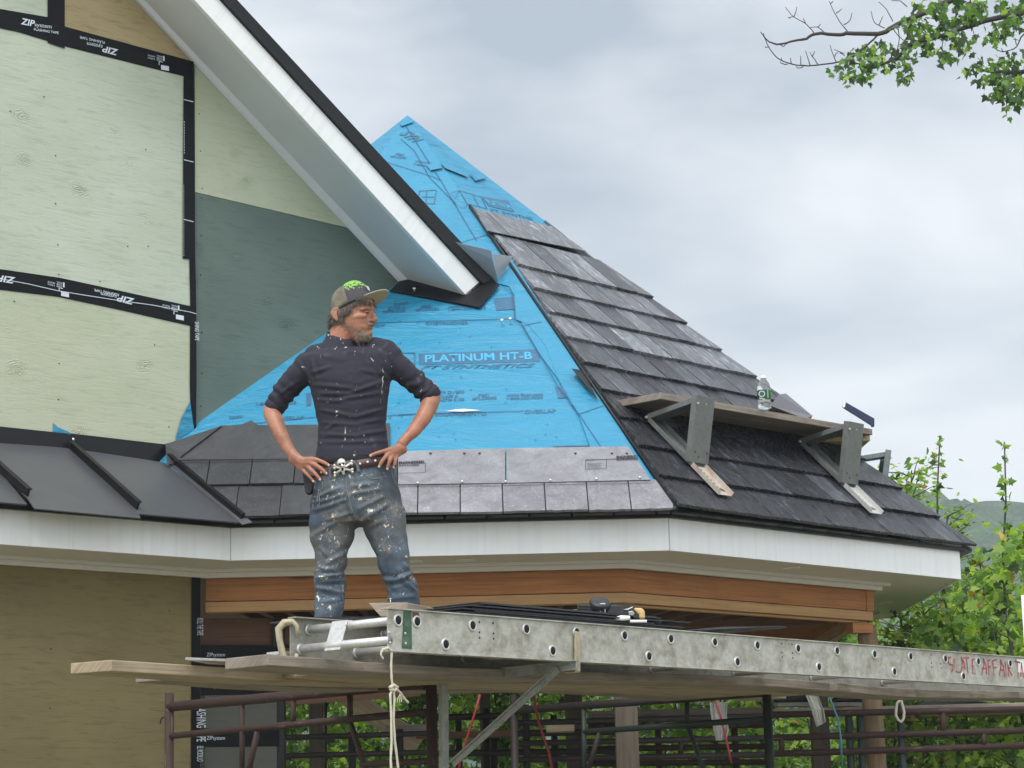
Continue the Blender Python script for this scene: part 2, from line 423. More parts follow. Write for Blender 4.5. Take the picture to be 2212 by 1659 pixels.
def flatpoly(name, pl, pts, mat, parent, off=.002, thick=0.0, grain=None):
    b = MB(); P = [pl.hit(x, y, off) for (x, y) in pts]
    g = grain or pl.r
    if thick: b.prism(P, -pl.n*thick, g)
    else: b.face(P, g)
    return b.build(name, mat, parent)
def stripline(mb, pl, p0, p1, wpx, off=.003):
    A = pl.hit(*p0, off); B = pl.hit(*p1, off); d = (B-A).normalized(); s_ = pl.n.cross(d)*(wpx/F*(A-CAM).dot(fwd)/2)
    mb.face([A-s_, B-s_, B+s_, A+s_], d)
# ================================================================== SETTING
def grid_mesh(name, x0, x1, y0, y1, nx, ny, fn, mat):
    b = MB(); vs = []; fs = []
    for j in range(ny+1):
        for i in range(nx+1):
            x = x0+(x1-x0)*i/nx; y = y0+(y1-y0)*j/ny; vs.append((x, y, fn(x, y)))
    for j in range(ny):
        for i in range(nx):
            a = j*(nx+1)+i; fs.append((a, a+1, a+nx+2, a+nx+1))
    b.raw(vs, fs, None, 0, True); return b.build(name, mat)
t = MT('ground_soil'); n = t.noise((1,1,1), .6, 6, .65); n2 = t.noise((1,1,1), 5, 5, .7)
t.set(t.mix(n, (.24,.21,.16), (.16,.17,.09)), .95); t.bump(n2, .6, .05); M['ground'] = t.m
o = grid_mesh('ground', -470, 470, -300, 470, 20, 20, lambda x, y: 0.0, M['ground']); tag(o, kind='structure')
t = MT('hill_forest'); n = t.noise((1,1,1), .08, 6, .7, src='Object'); n2 = t.noise((1,1,1), .45, 4, .7, src='Object')
cc = t.mix(t.ramp(n, (.35, (0,0,0)), (.65, (1,1,1))), (.012,.035,.018), (.06,.115,.05)); cc = t.mix(t.ramp(n2, (.45, (0,0,0)), (.7, G(.7))), cc, (.095,.14,.06))
t.set(cc, .95); t.bump(n2, 1.0, 1.5); M['hill'] = t.m
def hill(x, y):
    d = max(0, min(1, (y-110)/260)); d = d*d*(3-2*d)
    ridge = 36 + 6*math.sin(x*.011+1.2) + 4*math.sin(x*.031) - .03*(x-120)
    h = d*ridge
    c = mnoise.cell(V((0,0,0)))*0
    q = V((x/9, y/9, 0)); h += d*(4.2*abs(mnoise.noise(q))*2 + 3.2*abs(mnoise.noise(q*1.9)) + 4*mnoise.noise(q*.3))
    return h - .5
o = grid_mesh('wooded_hill', -260, 420, 105, 420, 230, 130, hill, M['hill']); tag(o, kind='structure')
# ================================================================== HOUSE
ZB = CAMZ+1.417; ZT = ZB+.186; ZE = CAMZ+1.615
Af = hz(498, 1211, ZB); Bf = hz(1447, 1189, ZB); Cf = hz(2076.5, 1251.5, ZB)
Ae = hz(540, 1124, ZE); Be = hz(1463, 1103, ZE); Ce = hz(2101, 1187, ZE)
AP = aty(880, 249, 15.2)
Fp = plane3(Ae, Be, AP); Rp = plane3(Be, Ce, AP)
wd = V((1, .95, 0)).normalized(); wn = V((wd.y, -wd.x, 0))
Wp = Plane(V((-2.42, 11.97, 2)), wd, wn)
print('A', Af, 'B', Bf, 'C', Cf, 'AP', AP, 'slopeF', math.degrees(math.acos(Fp.n.z)), 'slopeR', math.degrees(math.acos(Rp.n.z)))
house = thing('house', Af.copy()*0+V((-.5, 15.2, 0)), 'house under construction with blue underlayment turret roof, grey slates and taped green sheathing', 'house')
def W(x, y, off=0.0): return Wp.hit(x, y, off)
def drop(p, z): return V((p.x, p.y, z))
# ---- wall core and sheathing panels
b = MB()
core = [W(-250, -575, -.03), W(290, 0, -.03), W(862, 612, -.03), W(450, 955, -.03), W(423, 1100, -.03)]
core = core[:-1] + [drop(W(422, 1300, -.03), 3.0), drop(W(422, 1300, -.03), 0), drop(W(-250, 1300, -.03), 0)]
b.prism(core, -Wp.n*.12, wd); wall = b.build('wall', M['olive'], house)
OL = .018
def panel(pts, mat, off, name='wall_panel', lab=None):
    b = MB(); b.prism([W(x, y, off) if not isinstance(y, str) else drop(W(x, 1300, off), 0) for x, y in pts], -Wp.n*.018, wd)
    o = b.build(name, mat, house, bevel=.0015)
    if lab: o['label'] = lab
    return o
panel([(-250,-575),(124,-175),(124,64),(-250,-25)], M['green'], OL)
panel([(126,-175),(290,0),(416,134),(126,65)], M['tan'], OL, lab='tan sheathing panel under the rake, above the top tape')
panel([(-250,-24),(125,66),(416,136),(421,681),(-250,560)], M['green'], OL)
panel([(-250,561),(421,682),(421,990),(-250,965)], M['green2'], OL)
panel([(421,140),(752,492),(421.5,415)], M['green2'], 0)
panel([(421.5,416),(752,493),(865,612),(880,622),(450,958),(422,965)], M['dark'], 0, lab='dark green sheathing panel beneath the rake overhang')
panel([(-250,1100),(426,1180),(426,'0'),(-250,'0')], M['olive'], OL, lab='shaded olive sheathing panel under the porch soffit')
# ---- tape
tpar = []
def tape(pts, off=OL+.004, nm='flashing_tape'):
    b = MB(); b.face([W(x, y, off) for x, y in pts], wd); return b.build(nm, M['tape'], house)
def quadstrip(up, lo, off, mat, nm, parent):
    b = MB()
    for i in range(len(up)-1):
        b.face([W(*lo[i], off), W(*lo[i+1], off), W(*up[i+1], off), W(*up[i], off)], wd)
    return b.build(nm, mat, parent)
tt = quadstrip([(-250,-42),(0,19),(104,37),(140,57),(418,133)], [(-250,5),(0,61),(42,70),(140,100),(418,170)], OL+.003, M['tape'], 'flashing_tape', house)
tv = tape([(103,-200),(140,-160),(140,105),(103,92)], OL+.006)
tm = quadstrip([(-250,540),(0,581),(130,600),(250,626),(411,661),(423,664)], [(-250,590),(0,626),(125,641),(250,667.5),(411,704),(424,707)], OL+.003, M['tape'], 'flashing_tape', house)
te = quadstrip([(397,131),(396,300),(395,559)], [(418.5,133),(420.5,300),(421.5,560)], OL+.007, M['tape'], 'flashing_tape', house)
te2 = quadstrip([(409,560),(411,662),(410,829),(411,868),(416,905),(421,941)], [(422,560),(424,662),(424.5,829),(424,868),(424,905),(424,941)], OL+.005, M['tape'], 'flashing_tape', house)
tl = quadstrip([(414,1236),(413,1520),(412,1900)], [(433,1240),(432.5,1520),(432,1900)], OL+.005, M['tape'], 'flashing_tape', house)
WT = Plane(Wp.o+Wp.n*(OL+.004), wd, wn)
def wt(s, p0, p1, h, par, shear=0, bold=0.0, off=.004): return text(s, WT, p0, p1, M['print'], par, h, 'printed_text', off, shear, bold)
wt('ZIP', (44,52), (75,58), 14, tt, .25, .025); wt('system', (74,57), (111,62), 9, tt, .15, .0); wt('FLASHING TAPE', (73,66), (126,74), 5.5, tt, 0, .01)
wt('ZIP', (255,108), (220,99), 14, tt, .25, .025); wt('system', (221,98), (187,91), 9, tt, .15, .0); wt('FLASHING TAPE', (225,90), (172,78), 5.5, tt, 0, .01)
wt('ZIP', (290,646), (252,637), 14, tm, .25, .025); wt('system', (252,638), (217,631), 9, tm, .15, .0); wt('FLASHING TAPE', (256,635), (203,624), 5.5, tm, 0, .01)
wt('ZIP', (33,600), (-8,594), 14, tm, .25, .025)
def small(par, x, y):       # rolling instruction pictogram: roller, handle and four short lines
    b = MB(); off = .009
    for (a, c, d, e_) in ((0,10,17,12.5), (-5,3,1.5,10), (-5,3,9,1.5), (4,-10,3.5,13)):
        b.face([W(x+a, y+c+a*.2+e_*.8, OL+off), W(x+a+d, y+c+(a+d)*.2+e_*.8, OL+off), W(x+a+d, y+c+(a+d)*.2, OL+off), W(x+a, y+c+a*.2, OL+off)], wd)
    b.build('printed_pictogram', M['print'], par)
    for i, s in enumerate(('ROLL', 'THE', 'TAPE')): wt(s, (x+1-i*0, y-8+i*4.2), (x-11, y-10.5+i*4.2), 3.2, par, 0, .01, .006)
    wt('APLICAR USE', (x-14, y-8), (x-30, y-11.5), 3.2, par, 0, .01, .006); wt('EL RODILLO', (x-15, y-3), (x-30, y-6.5), 3.2, par, 0, .01, .006)
small(tt, 348, 130); small(tm, 132, 619); small(tm, 380, 669)
for yy in (215, 345, 474): 
    b = MB(); stripline(b, WT, (397.5, yy), (418, yy+5), 1.6, .006); b.build('printed_line', M['print'], te)
b = MB()
for yy in range(262, 330, 6): stripline(b, WT, (398, yy), (398, yy+3.5), 1.5, .006)
for yy in range(400, 556, 6): stripline(b, WT, (397, yy), (397, yy+3.0), 1.2, .006)
b.build('printed_marks', M['print'], te)
b = MB(); pp = [(0,602),(60,613),(125,628),(180,637),(250,648),(330,659),(411,674),(424,678)]
for i in range(len(pp)-1): stripline(b, WT, pp[i], pp[i+1], 1.4, .008)
b.build('tape_wrinkle', M['print'], tm)
text('FLASHING TAPE', WT, (424,1520), (424,1602), M['print'], tl, 7.5, 'printed_text', .004)
text('SHING TAPE', WT, (420,695), (420.6,735), M['print'], te2, 3.4, 'printed_text', .004)
text('EL RODILLO', WT, (425,1612), (425,1645), M['print'], tl, 5, 'printed_text', .004); text('ROLL THE TAPE', WT, (425,1335), (425,1372), M['print'], tl, 5, 'printed_text', .004)
# blue membrane flaps behind the flashing
def wallsheet(pts, mat, off, nm, lab=None):
    b = MB(); b.prism([W(x, y, off) for x, y in pts], -Wp.n*.002, wd); o = b.build(nm, mat, house)
    if lab: o['label'] = lab
    return o
wallsheet([(115,914),(126,923),(152,934),(150,945),(115,940)], M['blue'], OL+.006, 'membrane_flap')
wallsheet([(411,867),(416,905),(423,960),(378,975),(382,940),(392,905)], M['blue'], OL+.010, 'membrane_flap')
# screws in the sheathing
b = MB()
rr = random.Random(3)
for (x, y) in [(95,209),(120,336),(315,323),(22,240),(120,440),(125,529),(276,532),(320,532),(127,593),(216,608),(31,651),(128,785),(334,745),(126,863),(365,922),(430,246),(433,326),(437,407),(435,428),(435,509),(433,594),(436,718),(436,806),(434,877),(491,882),(436,930),(110,1402),(366,1320),(108,1530)]:
    p = W(x, y, OL+.001 if x < 420 or y > 1000 else .001); b.lathe(p, [(.0038, 0), (.0038, .002), (.002, .0025)], 8, Wp.n)
b.build('screw_heads', M['hole'], house)
# ---- rake overhang of the gable roof (descends to the right)
NO = .41
Wo = Plane(Wp.o+Wp.n*NO, wd, wn)
def WO(x, y, off=0.0): return Wo.hit(x, y, off)
f_lo = (WO(-100,-565), WO(1009,640)); f_hi = (WO(-45,-565), WO(1039,614)); k_hi = (WO(-21,-570), WO(1066,604))
in_lo = (W(-240,-565,.0), W(862,611,.0)); in_hi = (W(-220,-565,.03), W(890,616,.03))
b = MB()   # soffit under the overhang, from the wall out to the fascia
b.prism([in_hi[0], in_hi[1], f_lo[1]-Wp.n*.012, f_lo[0]-Wp.n*.012], V((.0, 0, .012)), wd); b.build('rake_soffit', M['rsoffit'], house)
b = MB(); rd = (f_lo[1]-f_lo[0]).normalized(); upn = Wp.n.cross(rd); upn = upn if upn.z > 0 else -upn
b.prism([in_lo[0], in_lo[1], in_hi[1], in_hi[0]], Wp.n*.018+upn*.01, rd); b.build('soffit_trim', M['rsoffit'], house, .002)
b = MB(); b.prism([f_lo[0], f_lo[1], f_hi[1], f_hi[0]], -Wp.n*.03, rd); b.build('rake_fascia', M['white'], house, .002)
b = MB(); b.prism([f_hi[0]+upn*.001, f_hi[1]+upn*.001, k_hi[1], k_hi[0]], Wp.n*.02-Wp.n*.0, rd)
b.build('rake_drip_edge', M['blackm'], house, .002)
b = MB()   # roof deck of the gable behind the rake
q0, q1 = k_hi[0]-upn*.01, k_hi[1]-upn*.01
b.prism([f_hi[0]+upn*.002, f_hi[1]+upn*.002, f_hi[1]+upn*.002-Wp.n*.95, f_hi[0]+upn*.002-Wp.n*5], upn*.05, rd); b.build('gable_roof', M['blackm'], house)
# black membrane flashing where the rake lands on the turret roof
b = MB()
b.prism([Fp.hit(842,628,.012), Fp.hit(1003,657,.02), Fp.hit(1036,664,.02), Fp.hit(1078,616,.03), Fp.hit(1040,585,.03), Fp.hit(870,600,.012)], -Fp.n*.006, Fp.r); b.build('eave_flashing', M['blackm'], house)
# end cap under the rake
b = MB(); b.prism([in_lo[1]+rd*-.01, in_hi[1], f_lo[1], f_hi[1], f_hi[1]-Wp.n*.38], rd*-.02, wd); b.build('rake_end_cap', M['blackm'], house)
# bent metal kick-out flashing at the foot of the rake
A1 = WO(983,523,.02); A2 = WO(1078,611,.02)
B1 = A1 + (aty(1061,541, A1.y+.25)-A1); B2 = aty(1077,610, A2.y+.06)
b = MB(); b.prism([aty(984,523,A1.y), aty(1061,541,A1.y+.06), aty(1064,560,A1.y+.10), aty(1077,610,A2.y-.02), aty(1052,596,A2.y-.05)], V((.0,.004,.002)), V((1,0,0))); k1 = b.build('kickout_flashing', M['alu_grey'], house)
b = MB(); b.prism([aty(1063,548,A1.y+.09), aty(1107,555,A1.y+.38), aty(1077,611,A2.y-.01)], V((.0,.003,.003)), V((1,0,0))); b.build('kickout_return', M['alu_grey'], k1)
# ---- standing seam porch roof
Pe0 = hz(0,1085,ZE-.01); Pe1 = hz(520,1128,ZE-.01); Pt = W(150,968,.02)
Pp = plane3(Pe0, Pe1, Pt)
def PP(x, y, off=0.0): return Pp.hit(x, y, off)
pr = MB()
pr.prism([PP(-250,1063), PP(59,1089), PP(0,1018), PP(-250,935), PP(-260,935)], -Pp.n*.01, Pp.u)
pr.prism([PP(0,1016,.004), PP(59,1075,.004), PP(75,1098,.004), PP(304,1119,.004), PP(297,1103,.004), PP(150,967,.004), PP(-60,953,.004)], -Pp.n*.008, Pp.u)
pr.prism([PP(150,968), PP(299,1109), PP(517,1128), PP(361,1000), PP(300,990)], -Pp.n*.01, Pp.u)
porch = pr.build('porch_roof', M['seam'], house, .0015)
b = MB()
for (a, c) in (((-120,915),(59,1074)), ((150,970),(296,1101)), ((361,996),(520,1126)), ((-300,900),(-160,1055))):
    A = PP(*a); B = PP(*c); b.beam(A, B, Pp.n, .012, .045, hoff=.022); b.beam(A, B, Pp.n, .03, .008, hoff=.045)
    bb = MB(); 
b.build('standing_seam', M['blackm'], porch, .002)
b = MB(); b.prism([PP(361,1000,.006), PP(372,985,.03), PP(545,1128,.03), PP(524,1133,.004)], -Pp.n*.004, Pp.u); b.build('valley_metal', M['seam'], porch)
b = MB()
b.prism([W(-250,895,OL+.012), W(150,937,OL+.012), W(150,982,OL+.012), W(-250,932,OL+.012)], Wp.n*.002, wd)
b.prism([W(151,936,OL+.014), W(357,960,OL+.014), W(360,1003,OL+.014), W(151,978,OL+.014)], Wp.n*.002, wd)
fl = b.build('wall_flashing', M['blackm'], porch)
b = MB()
p1, p2, p3, p4 = W(357,959,.03), W(423,944,.02), Fp.hit(450,940,.02), Fp.hit(391,990,.03)
b.prism([W(357,959,.035), W(423,944,.035), W(449,936,.035), Fp.hit(479,919,.035), Fp.hit(392,985,.035)], V((0,.003,0)), wd); b.prism([W(357,959,.035), Fp.hit(392,985,.035), PP(378,1001,.02), PP(361,1003,.02)], V((0,.003,0)), wd); b.build('corner_flashing', M['sheet_dark'], porch)
b = MB()
for (x, y) in ((158,949),(360,964),(391,955),(419,946),(441,939)): b.lathe(W(x, y, OL+.02), [(.008,0),(.008,.004),(.003,.006)], 10, Wp.n)
b.build('nail_heads', M['nail'], porch)
# porch / turret eave: drip edges, fascia, soffit, frieze
def lvl(p, z): return V((p.x, p.y, z))
F0 = hz(-260, 1157, ZB)
dAB = (Bf-Af).normalized(); dBC = (Cf-Bf).normalized(); d0A = (Af-F0).normalized()
s = (Cf-Bf).length
oc = [Bf, Cf]; ang = math.atan2(dBC.y, dBC.x)
for k in range(1, 5):
    a = ang+k*math.pi/4; oc.append(oc[-1]+V((math.cos(a), math.sin(a), 0))*s)
path = [F0, Af] + oc      # F0, A, B, C, D, E, F, G
def nrm(i):
    d = (path[i+1]-path[i]).normalized(); return V((-d.y, d.x, 0))      # inward
def inset(i, off):
    if i == 0: return path[0]+nrm(0)*off
    if i == len(path)-1: return path[i]+nrm(i-1)*off
    n1, n2 = nrm(i-1), nrm(i); h = (n1+n2).normalized(); return path[i]+h*(off/h.dot(n1))
for i in range(len(path)-1):
    b = MB(); o0, o1, i0, i1 = path[i], path[i+1], inset(i, .022), inset(i+1, .022)
    b.hexa([lvl(o0,ZB), lvl(o1,ZB), lvl(i1,ZB), lvl(i0,ZB), lvl(o0,ZT-.002), lvl(o1,ZT-.002), lvl(i1,ZT-.002), lvl(i0,ZT-.002)], (path[i+1]-path[i]).normalized())
    b.build('fascia', M['white'], house, .0015)
    b = MB(); a0, a1, c0, c1 = inset(i, .0225), inset(i+1, .0225), inset(i, .47), inset(i+1, .47)
    b.hexa([lvl(a0,ZB+.006), lvl(a1,ZB+.006), lvl(c1,ZB+.006), lvl(c0,ZB+.006), lvl(a0,ZB+.02), lvl(a1,ZB+.02), lvl(c1,ZB+.02), lvl(c0,ZB+.02)], (path[i+1]-path[i]).normalized())
    sf = b.build('soffit', M['soffit'], house)
    b = MB()
    for (o_, w_, zt, zb_) in ((.425,.05,ZB+.005,ZB-.014), (.477,.04,ZB+.005,ZB-.040)):
        e0, e1, g0, g1 = inset(i, o_), inset(i+1, o_), inset(i, o_+w_), inset(i+1, o_+w_)
        b.hexa([lvl(e0,zb_), lvl(e1,zb_), lvl(g1,zb_), lvl(g0,zb_), lvl(e0,zt), lvl(e1,zt), lvl(g1,zt), lvl(g0,zt)], (path[i+1]-path[i]).normalized())
    b.build('frieze_trim', M['soffit'], house, .001)
for i in (1, 2):
    b = MB(); p = path[i]; n_ = (nrm(i-1)+nrm(i)).normalized(); b.beam(lvl(p-n_*.0005, ZB+.001), lvl(p-n_*.0005, ZT-.003), n_, .006, .003); b.build('corner_joint', M['alu_grey'], house)
# recessed lights in the soffit
for (x, y) in ((1005,1210), (893,1212), (1708,1226), (1910,1302)):
    p = hz(x, y, ZB+.0055); b = MB(); b.lathe(p, [(.055,0),(.055,-.006),(.045,-.006),(.04,-.001)], 24); b.build('soffit_light', M['white'], house)
# dark drip edge / starter under the slates
for i in (0, 1, 2, 3, 4, 5, 6):
    b = MB(); d = (path[i+1]-path[i]).normalized(); n_ = nrm(i)
    ex = .03
    o0, o1 = inset(i, -ex), inset(i+1, -ex); i0, i1 = inset(i, .03), inset(i+1, .03)
    b.hexa([lvl(o0,ZT-.006), lvl(o1,ZT-.006), lvl(i1,ZT-.006), lvl(i0,ZT-.006), lvl(o0,ZT+.022), lvl(o1,ZT+.022), lvl(i1,ZT+.045), lvl(i0,ZT+.045)], d)
    dr = b.build('drip_edge', M['blackm'], house, .003)
    if i in (1, 2):
        b = MB(); L = (o1-o0).length; k = .0
        while k < L-.05:
            k2 = min(L, k+.235); q0 = lvl(o0, ZT+.026)+d*(k+.006); q1 = lvl(o0, ZT+.026)+d*(k2-.006)
            b.tube([q0, q1], .013, 8); k = k2
        b.build('starter_strip', M['seam'], dr)
# turret roof faces
ev = [None]*8
roofring = [hz(2101,1187,ZE)]
ctr = V((AP.x, AP.y, ZE))
ring = [Be, Ce]; a0 = math.atan2((Ce-Be).y, (Ce-Be).x); sl = (Ce-Be).length
for k in range(1, 6):
    a = a0+k*math.pi/4; ring.append(ring[-1]+V((math.cos(a), math.sin(a), 0))*sl)
ring.append(Be - (Be-Ae).normalized()*sl)
b = MB()
for i in range(1, 7):
    b.face([ring[i], ring[i+1], AP], (ring[i+1]-ring[i]))
b.face([ring[7].lerp(AP,.012), Be.lerp(AP,.012), AP], Fp.r)
mem = b.build('roof_underlayment', M['blue'], house)
b = MB(); b.face([Be.lerp(AP,.012), Ce.lerp(AP,.012), AP], Rp.r); mem2 = b.build('roof_underlayment', M['blue'], house)
# prints and laps on the blue membrane
FT = Fp; par = mem
M['bluet'] = m_flat('membrane_lettering_blue', (.045,.36,.60), .5)
def ft(s, p0, p1, h, shear=0, bold=0.0, m=None, off=.004, pl=None, pa=None): return text(s, pl or Fp, p0, p1, m or M['bprint'], pa or mem, h, 'printed_text', off, shear, bold)
def fl_lines(lst, wpx=1.3, pl=Fp, pa=None, off=.005, mat='bline'):
    b = MB()
    for L_ in lst:
        for i in range(len(L_)-1): stripline(b, pl, L_[i], L_[i+1], wpx, off)
    b.build('membrane_lap', M[mat], pa or mem)
def patch(pts, pl=Fp, mat='blue', off=.006, pa=None, nm='underlayment_strip', thick=.003, lab=None):
    b = MB(); b.prism([pl.hit(x, y, off) for x, y in pts], -pl.n*thick, pl.r); o = b.build(nm, M[mat], pa or house)
    if lab: o['label'] = lab
    return o
def fpoly(pts, mat='bprint', off=.004, nm='printed_block', pl=Fp, pa=None):
    b = MB(); b.face([pl.hit(x, y, off) for x, y in pts], pl.r); return b.build(nm, M[mat], pa or mem)
fpoly([(904,764),(1166,754),(1166,781),(905,788)], off=.002)
ft('PLATINUM HT-B', (918,783), (1150,776), 16, 0, .022, M['bluet'], .0035)
ft('FT SYNTHETICS', (908,799), (1157,794), 8.5, .45, .018, None, .003)
b = MB()
for L_ in ([(868,762),(896,762),(896,790),(868,791)],):
    for i in range(len(L_)): stripline(b, Fp, L_[i], L_[(i+1) % len(L_)], 3, .004)
b.build('printed_emblem', M['bprint'], mem)
ft('D1970', (852,661), (883,658), 6, 0, .02); ft('CLASS A', (839,670), (876,667), 6, 0, .02); ft('ASTM E108', (826,677), (876,675), 6, 0, .02)
ft('FBC', (911,667), (933,665), 6, 0, .02); ft('#FL23090', (898,673), (949,671), 6, 0, .02)
ft('www.ftsyn.com', (968,666), (1048,661), 6, 0, .02); ft('1-844-353-9839', (968,672), (1050,668), 6, 0, .02)
ft('CHEVAUCHER', (919,703), (1012,701), 7, 0, .02); ft('OVERLAP', (800,708), (832,706), 7, 0, .02)
fl_lines([[(800,697),(1113,688)], [(480,921),(690,900)], [(860,895),(1125,888)], [(800,900),(900,894)]], 1.8)
for yy, dx in ((846,0),):
    ft('D1970', (967,851), (1003,850), 6, 0, .02); ft('ASTM', (948,851), (962,851), 6, 0, .02); ft('CLASS A', (948,860), (990,859), 6, 0, .02); ft('ASTM E108', (948,868), (1003,866), 6, 0, .02)
    ft('FBC', (1034,858), (1057,857), 6, 0, .02); ft('#FL23090', (1020,865), (1073,863), 6, 0, .02)
    ft('www.ftsyn.com', (1095,857), (1173,855), 6, 0, .02); ft('1-844-353-9839', (1095,864), (1173,862), 6, 0, .02)
ft('SOLAPAMIENTO', (939,900), (1051,898), 8, 0, .02); ft('OVERLAP', (1134,895), (1201,892), 8, 0, .02)
ft('OVERLAP', (597,908), (656,906), 7, 0, .02); ft('1-844-353-9839', (553,877), (640,874), 7, 0, .02); ft('23090', (495,906), (524,904), 6, 0, .02)
ft('chevaucher', (840,906), (846,905), 6, 0, .02)
fpoly([(1067,644),(1111,641),(1113,668),(1072,670)], nm='printed_block'); fpoly([(1199,834),(1219,836),(1235,858),(1206,860)])
fpoly([(661,850),(672,848),(672,876),(662,877)])
b = MB()
for L_ in ([(1194,975),(1196,964),(1273,962),(1280,972)], [(903,975),(1000,973)], [(1282,972),(1320,955),(1345,968)]):
    for i in range(len(L_)-1): stripline(b, Fp, L_[i], L_[i+1], 4, .004)
b.build('printed_emblem', M['bprint'], mem)
rr = random.Random(5); b = MB()
for k in range(34):
    x = rr.uniform(860, 1290); y = rr.uniform(680, 960)
    if x > 1080+(y-650)*.62: continue
    stripline(b, Fp, (x-2, y), (x+2, y), 1, .004); stripline(b, Fp, (x, y-2), (x, y+2), 1, .004)
b.build('printed_marks', M['bline'], mem)
# torn strip of white backing at the lap
patch([(963,888),(985,884),(1003,883),(1040,886),(1000,889)], off=.012, mat='nail', nm='torn_backing')
# hip strip of membrane wrapped over the corner (second layer)
hip = patch([(1060,600),(1085,566),(1105,560),(1445,1090),(1300,968),(1245,890),(1203,815),(1170,770),(1128,700),(1112,640),(1100,618),(1075,612)], off=.008)
hip2 = patch([(1105,565),(1130,600),(1203,720),(1300,880),(1358,968),(1310,968),(1275,965),(1249,892),(1205,815),(1178,745),(1140,700),(1115,690),(1110,620)], off=.0105)
fl_lines([[(1113,690),(1128,703),(1170,695)],[(1128,703),(1170,772),(1203,830),(1250,893),(1300,968)],[(1251,894),(1303,876)],[(1113,690),(1105,630),(1085,617)]], 1.8, Fp, hip2, .014)
fl_lines([[(900,700),(905,695)]], 1)
# upper membrane laps and prints
fl_lines([[(866,300),(895,325),(928,383),(985,440)],[(833,349),(935,381),(952,389)],[(862,267),(888,264)],[(877,272),(903,313),(952,389),(1000,470),(1030,520)]], 1.6, Fp, mem, .005)
fl_lines([[(987,526),(1057,505)]], 1.6)
patch([(921,356),(944,349),(956,363),(930,368)], off=.012); patch([(863,266),(892,258),(896,262),(868,272)], off=.014)
b = MB()
for (pts, pl) in (([(952,350),(1000,367),(1012,383),(962,363)], Rp), ([(1015,376),(1040,378),(1052,384),(1028,390)], Rp)):
    b.prism([pl.hit(x, y, .014) for x, y in pts], -pl.n*.003, pl.r)
b.build('underlayment_strip', M['blue'], house)
fl_lines([[(928,368),(956,362)]], 1.8, Fp, mem, .02); fl_lines([[(962,363),(1012,383),(1028,390),(1052,384)],[(895,282),(920,291),(980,346),(1035,389),(1085,425),(1130,456)]], 1.6, Rp, mem2, .019)
ft('www.ftsyn', (896,350), (938,356), 5, 0, .02); ft('1-844-353', (893,356), (936,364), 5, 0, .02); ft('FBC', (854,335), (872,338), 5, 0, .02); ft('#FL23090', (843,340), (876,344), 5, 0, .02)
ft('SYN', (862,290), (896,310), 10, .3, .03)
b = MB()
for L_ in ([(905,412),(942,410),(938,440),(900,438),(907,412)],[(922,412),(920,438)],[(912,425),(938,425)]):
    for i in range(len(L_)-1): stripline(b, Fp, L_[i], L_[i+1], 2.5, .004)
b.build('printed_emblem', M['bprint'], mem)
b = MB()
for L_ in ([(973,418),(993,411),(1040,425),(1052,450),(1010,440),(1000,440),(973,418)],[(993,411),(1010,440)],[(1022,420),(1035,446)]):
    for i in range(len(L_)-1): stripline(b, Rp, L_[i], L_[i+1], 2.5, .004)
b.build('printed_emblem', M['bprint'], mem2)
fpoly([(1040,424),(1098,434),(1112,458),(1056,445)], pl=Rp, pa=mem2, off=.003)
ft('PLATINUM', (1057,442), (1108,453), 12, 0, .015, M['bluet'], .0045, Rp, mem2); ft('FT SYNTHE', (1062,457), (1155,477), 8, .3, .02, None, .004, Rp, mem2)
# extra black slivers of felt
patch([(1236,946-150),(1260,800),(1292,865)], Rp, 'blackm', .01, nm='felt_edge')
# ---- clip helper + slates
def clip(poly, cp):
    out_ = poly
    n = len(cp)
    for i in range(n):
        a, c = cp[i], cp[(i+1) % n]; inp = out_; out_ = []
        if not inp: return []
        def side(p): return (c[0]-a[0])*(p[1]-a[1])-(c[1]-a[1])*(p[0]-a[0])
        for j in range(len(inp)):
            p, q = inp[j], inp[(j+1) % len(inp)]; sp, sq = side(p), side(q)
            if sp >= 0: out_.append(p)
            if (sp >= 0) != (sq >= 0):
                tt_ = sp/(sp-sq); out_.append((p[0]+(q[0]-p[0])*tt_, p[1]+(q[1]-p[1])*tt_))
    return out_
def ccw(p):
    a = sum(p[i][0]*p[(i+1) % len(p)][1]-p[(i+1) % len(p)][0]*p[i][1] for i in range(len(p)))
    return p if a > 0 else p[::-1]
def slates(name, pl, cpoly, v0, e_, rows, wmin, wmax, mats, matfn, parent, lift=.016, th=.007, seed=1, gap=.004, ustart=None):
    """courses of slates in plane coordinates (u along the eave, v up the slope)"""
    rg = random.Random(seed); cp = ccw(cpoly); us = [p[0] for p in cp]; umin, umax = min(us), max(us)
    b = MB()
    for k in range(rows):
        va = v0+k*e_; vb = va+e_*1.55
        x = umin-rg.uniform(0, wmax) if ustart is None else ustart[k % len(ustart)]
        while x < umax:
            w_ = rg.uniform(wmin, wmax); dv = rg.uniform(-.003, .003)
            # ragged butt edge
            nb = 9; bot = [(x+gap/2+(w_-gap)*i/nb, va+dv+rg.uniform(-.0035, .0035)) for i in range(nb+1)]
            poly = bot+[(x+w_-gap/2, vb), (x+gap/2, vb)]
            pc = clip(poly, cp)
            if len(pc) >= 3:
                lf = lift+rg.uniform(-.002, .003)
                def top(p): return pl.at(p[0], p[1], lf*(1-(p[1]-va)/(vb-va))+.004+th)
                def bt(p): return pl.at(p[0], p[1], max(.002, lf*(1-(p[1]-va)/(vb-va))-.004))
                n = len(pc); vs = [top(p) for p in pc]+[bt(p) for p in pc]
                fs = [tuple(range(n))]+[(i, i+n, (i+1) % n+n, (i+1) % n) for i in range(n)]
                b.raw(vs, fs, pl.r, matfn(k, rg), False)
            x += w_
    return b.build(name, mats, parent)
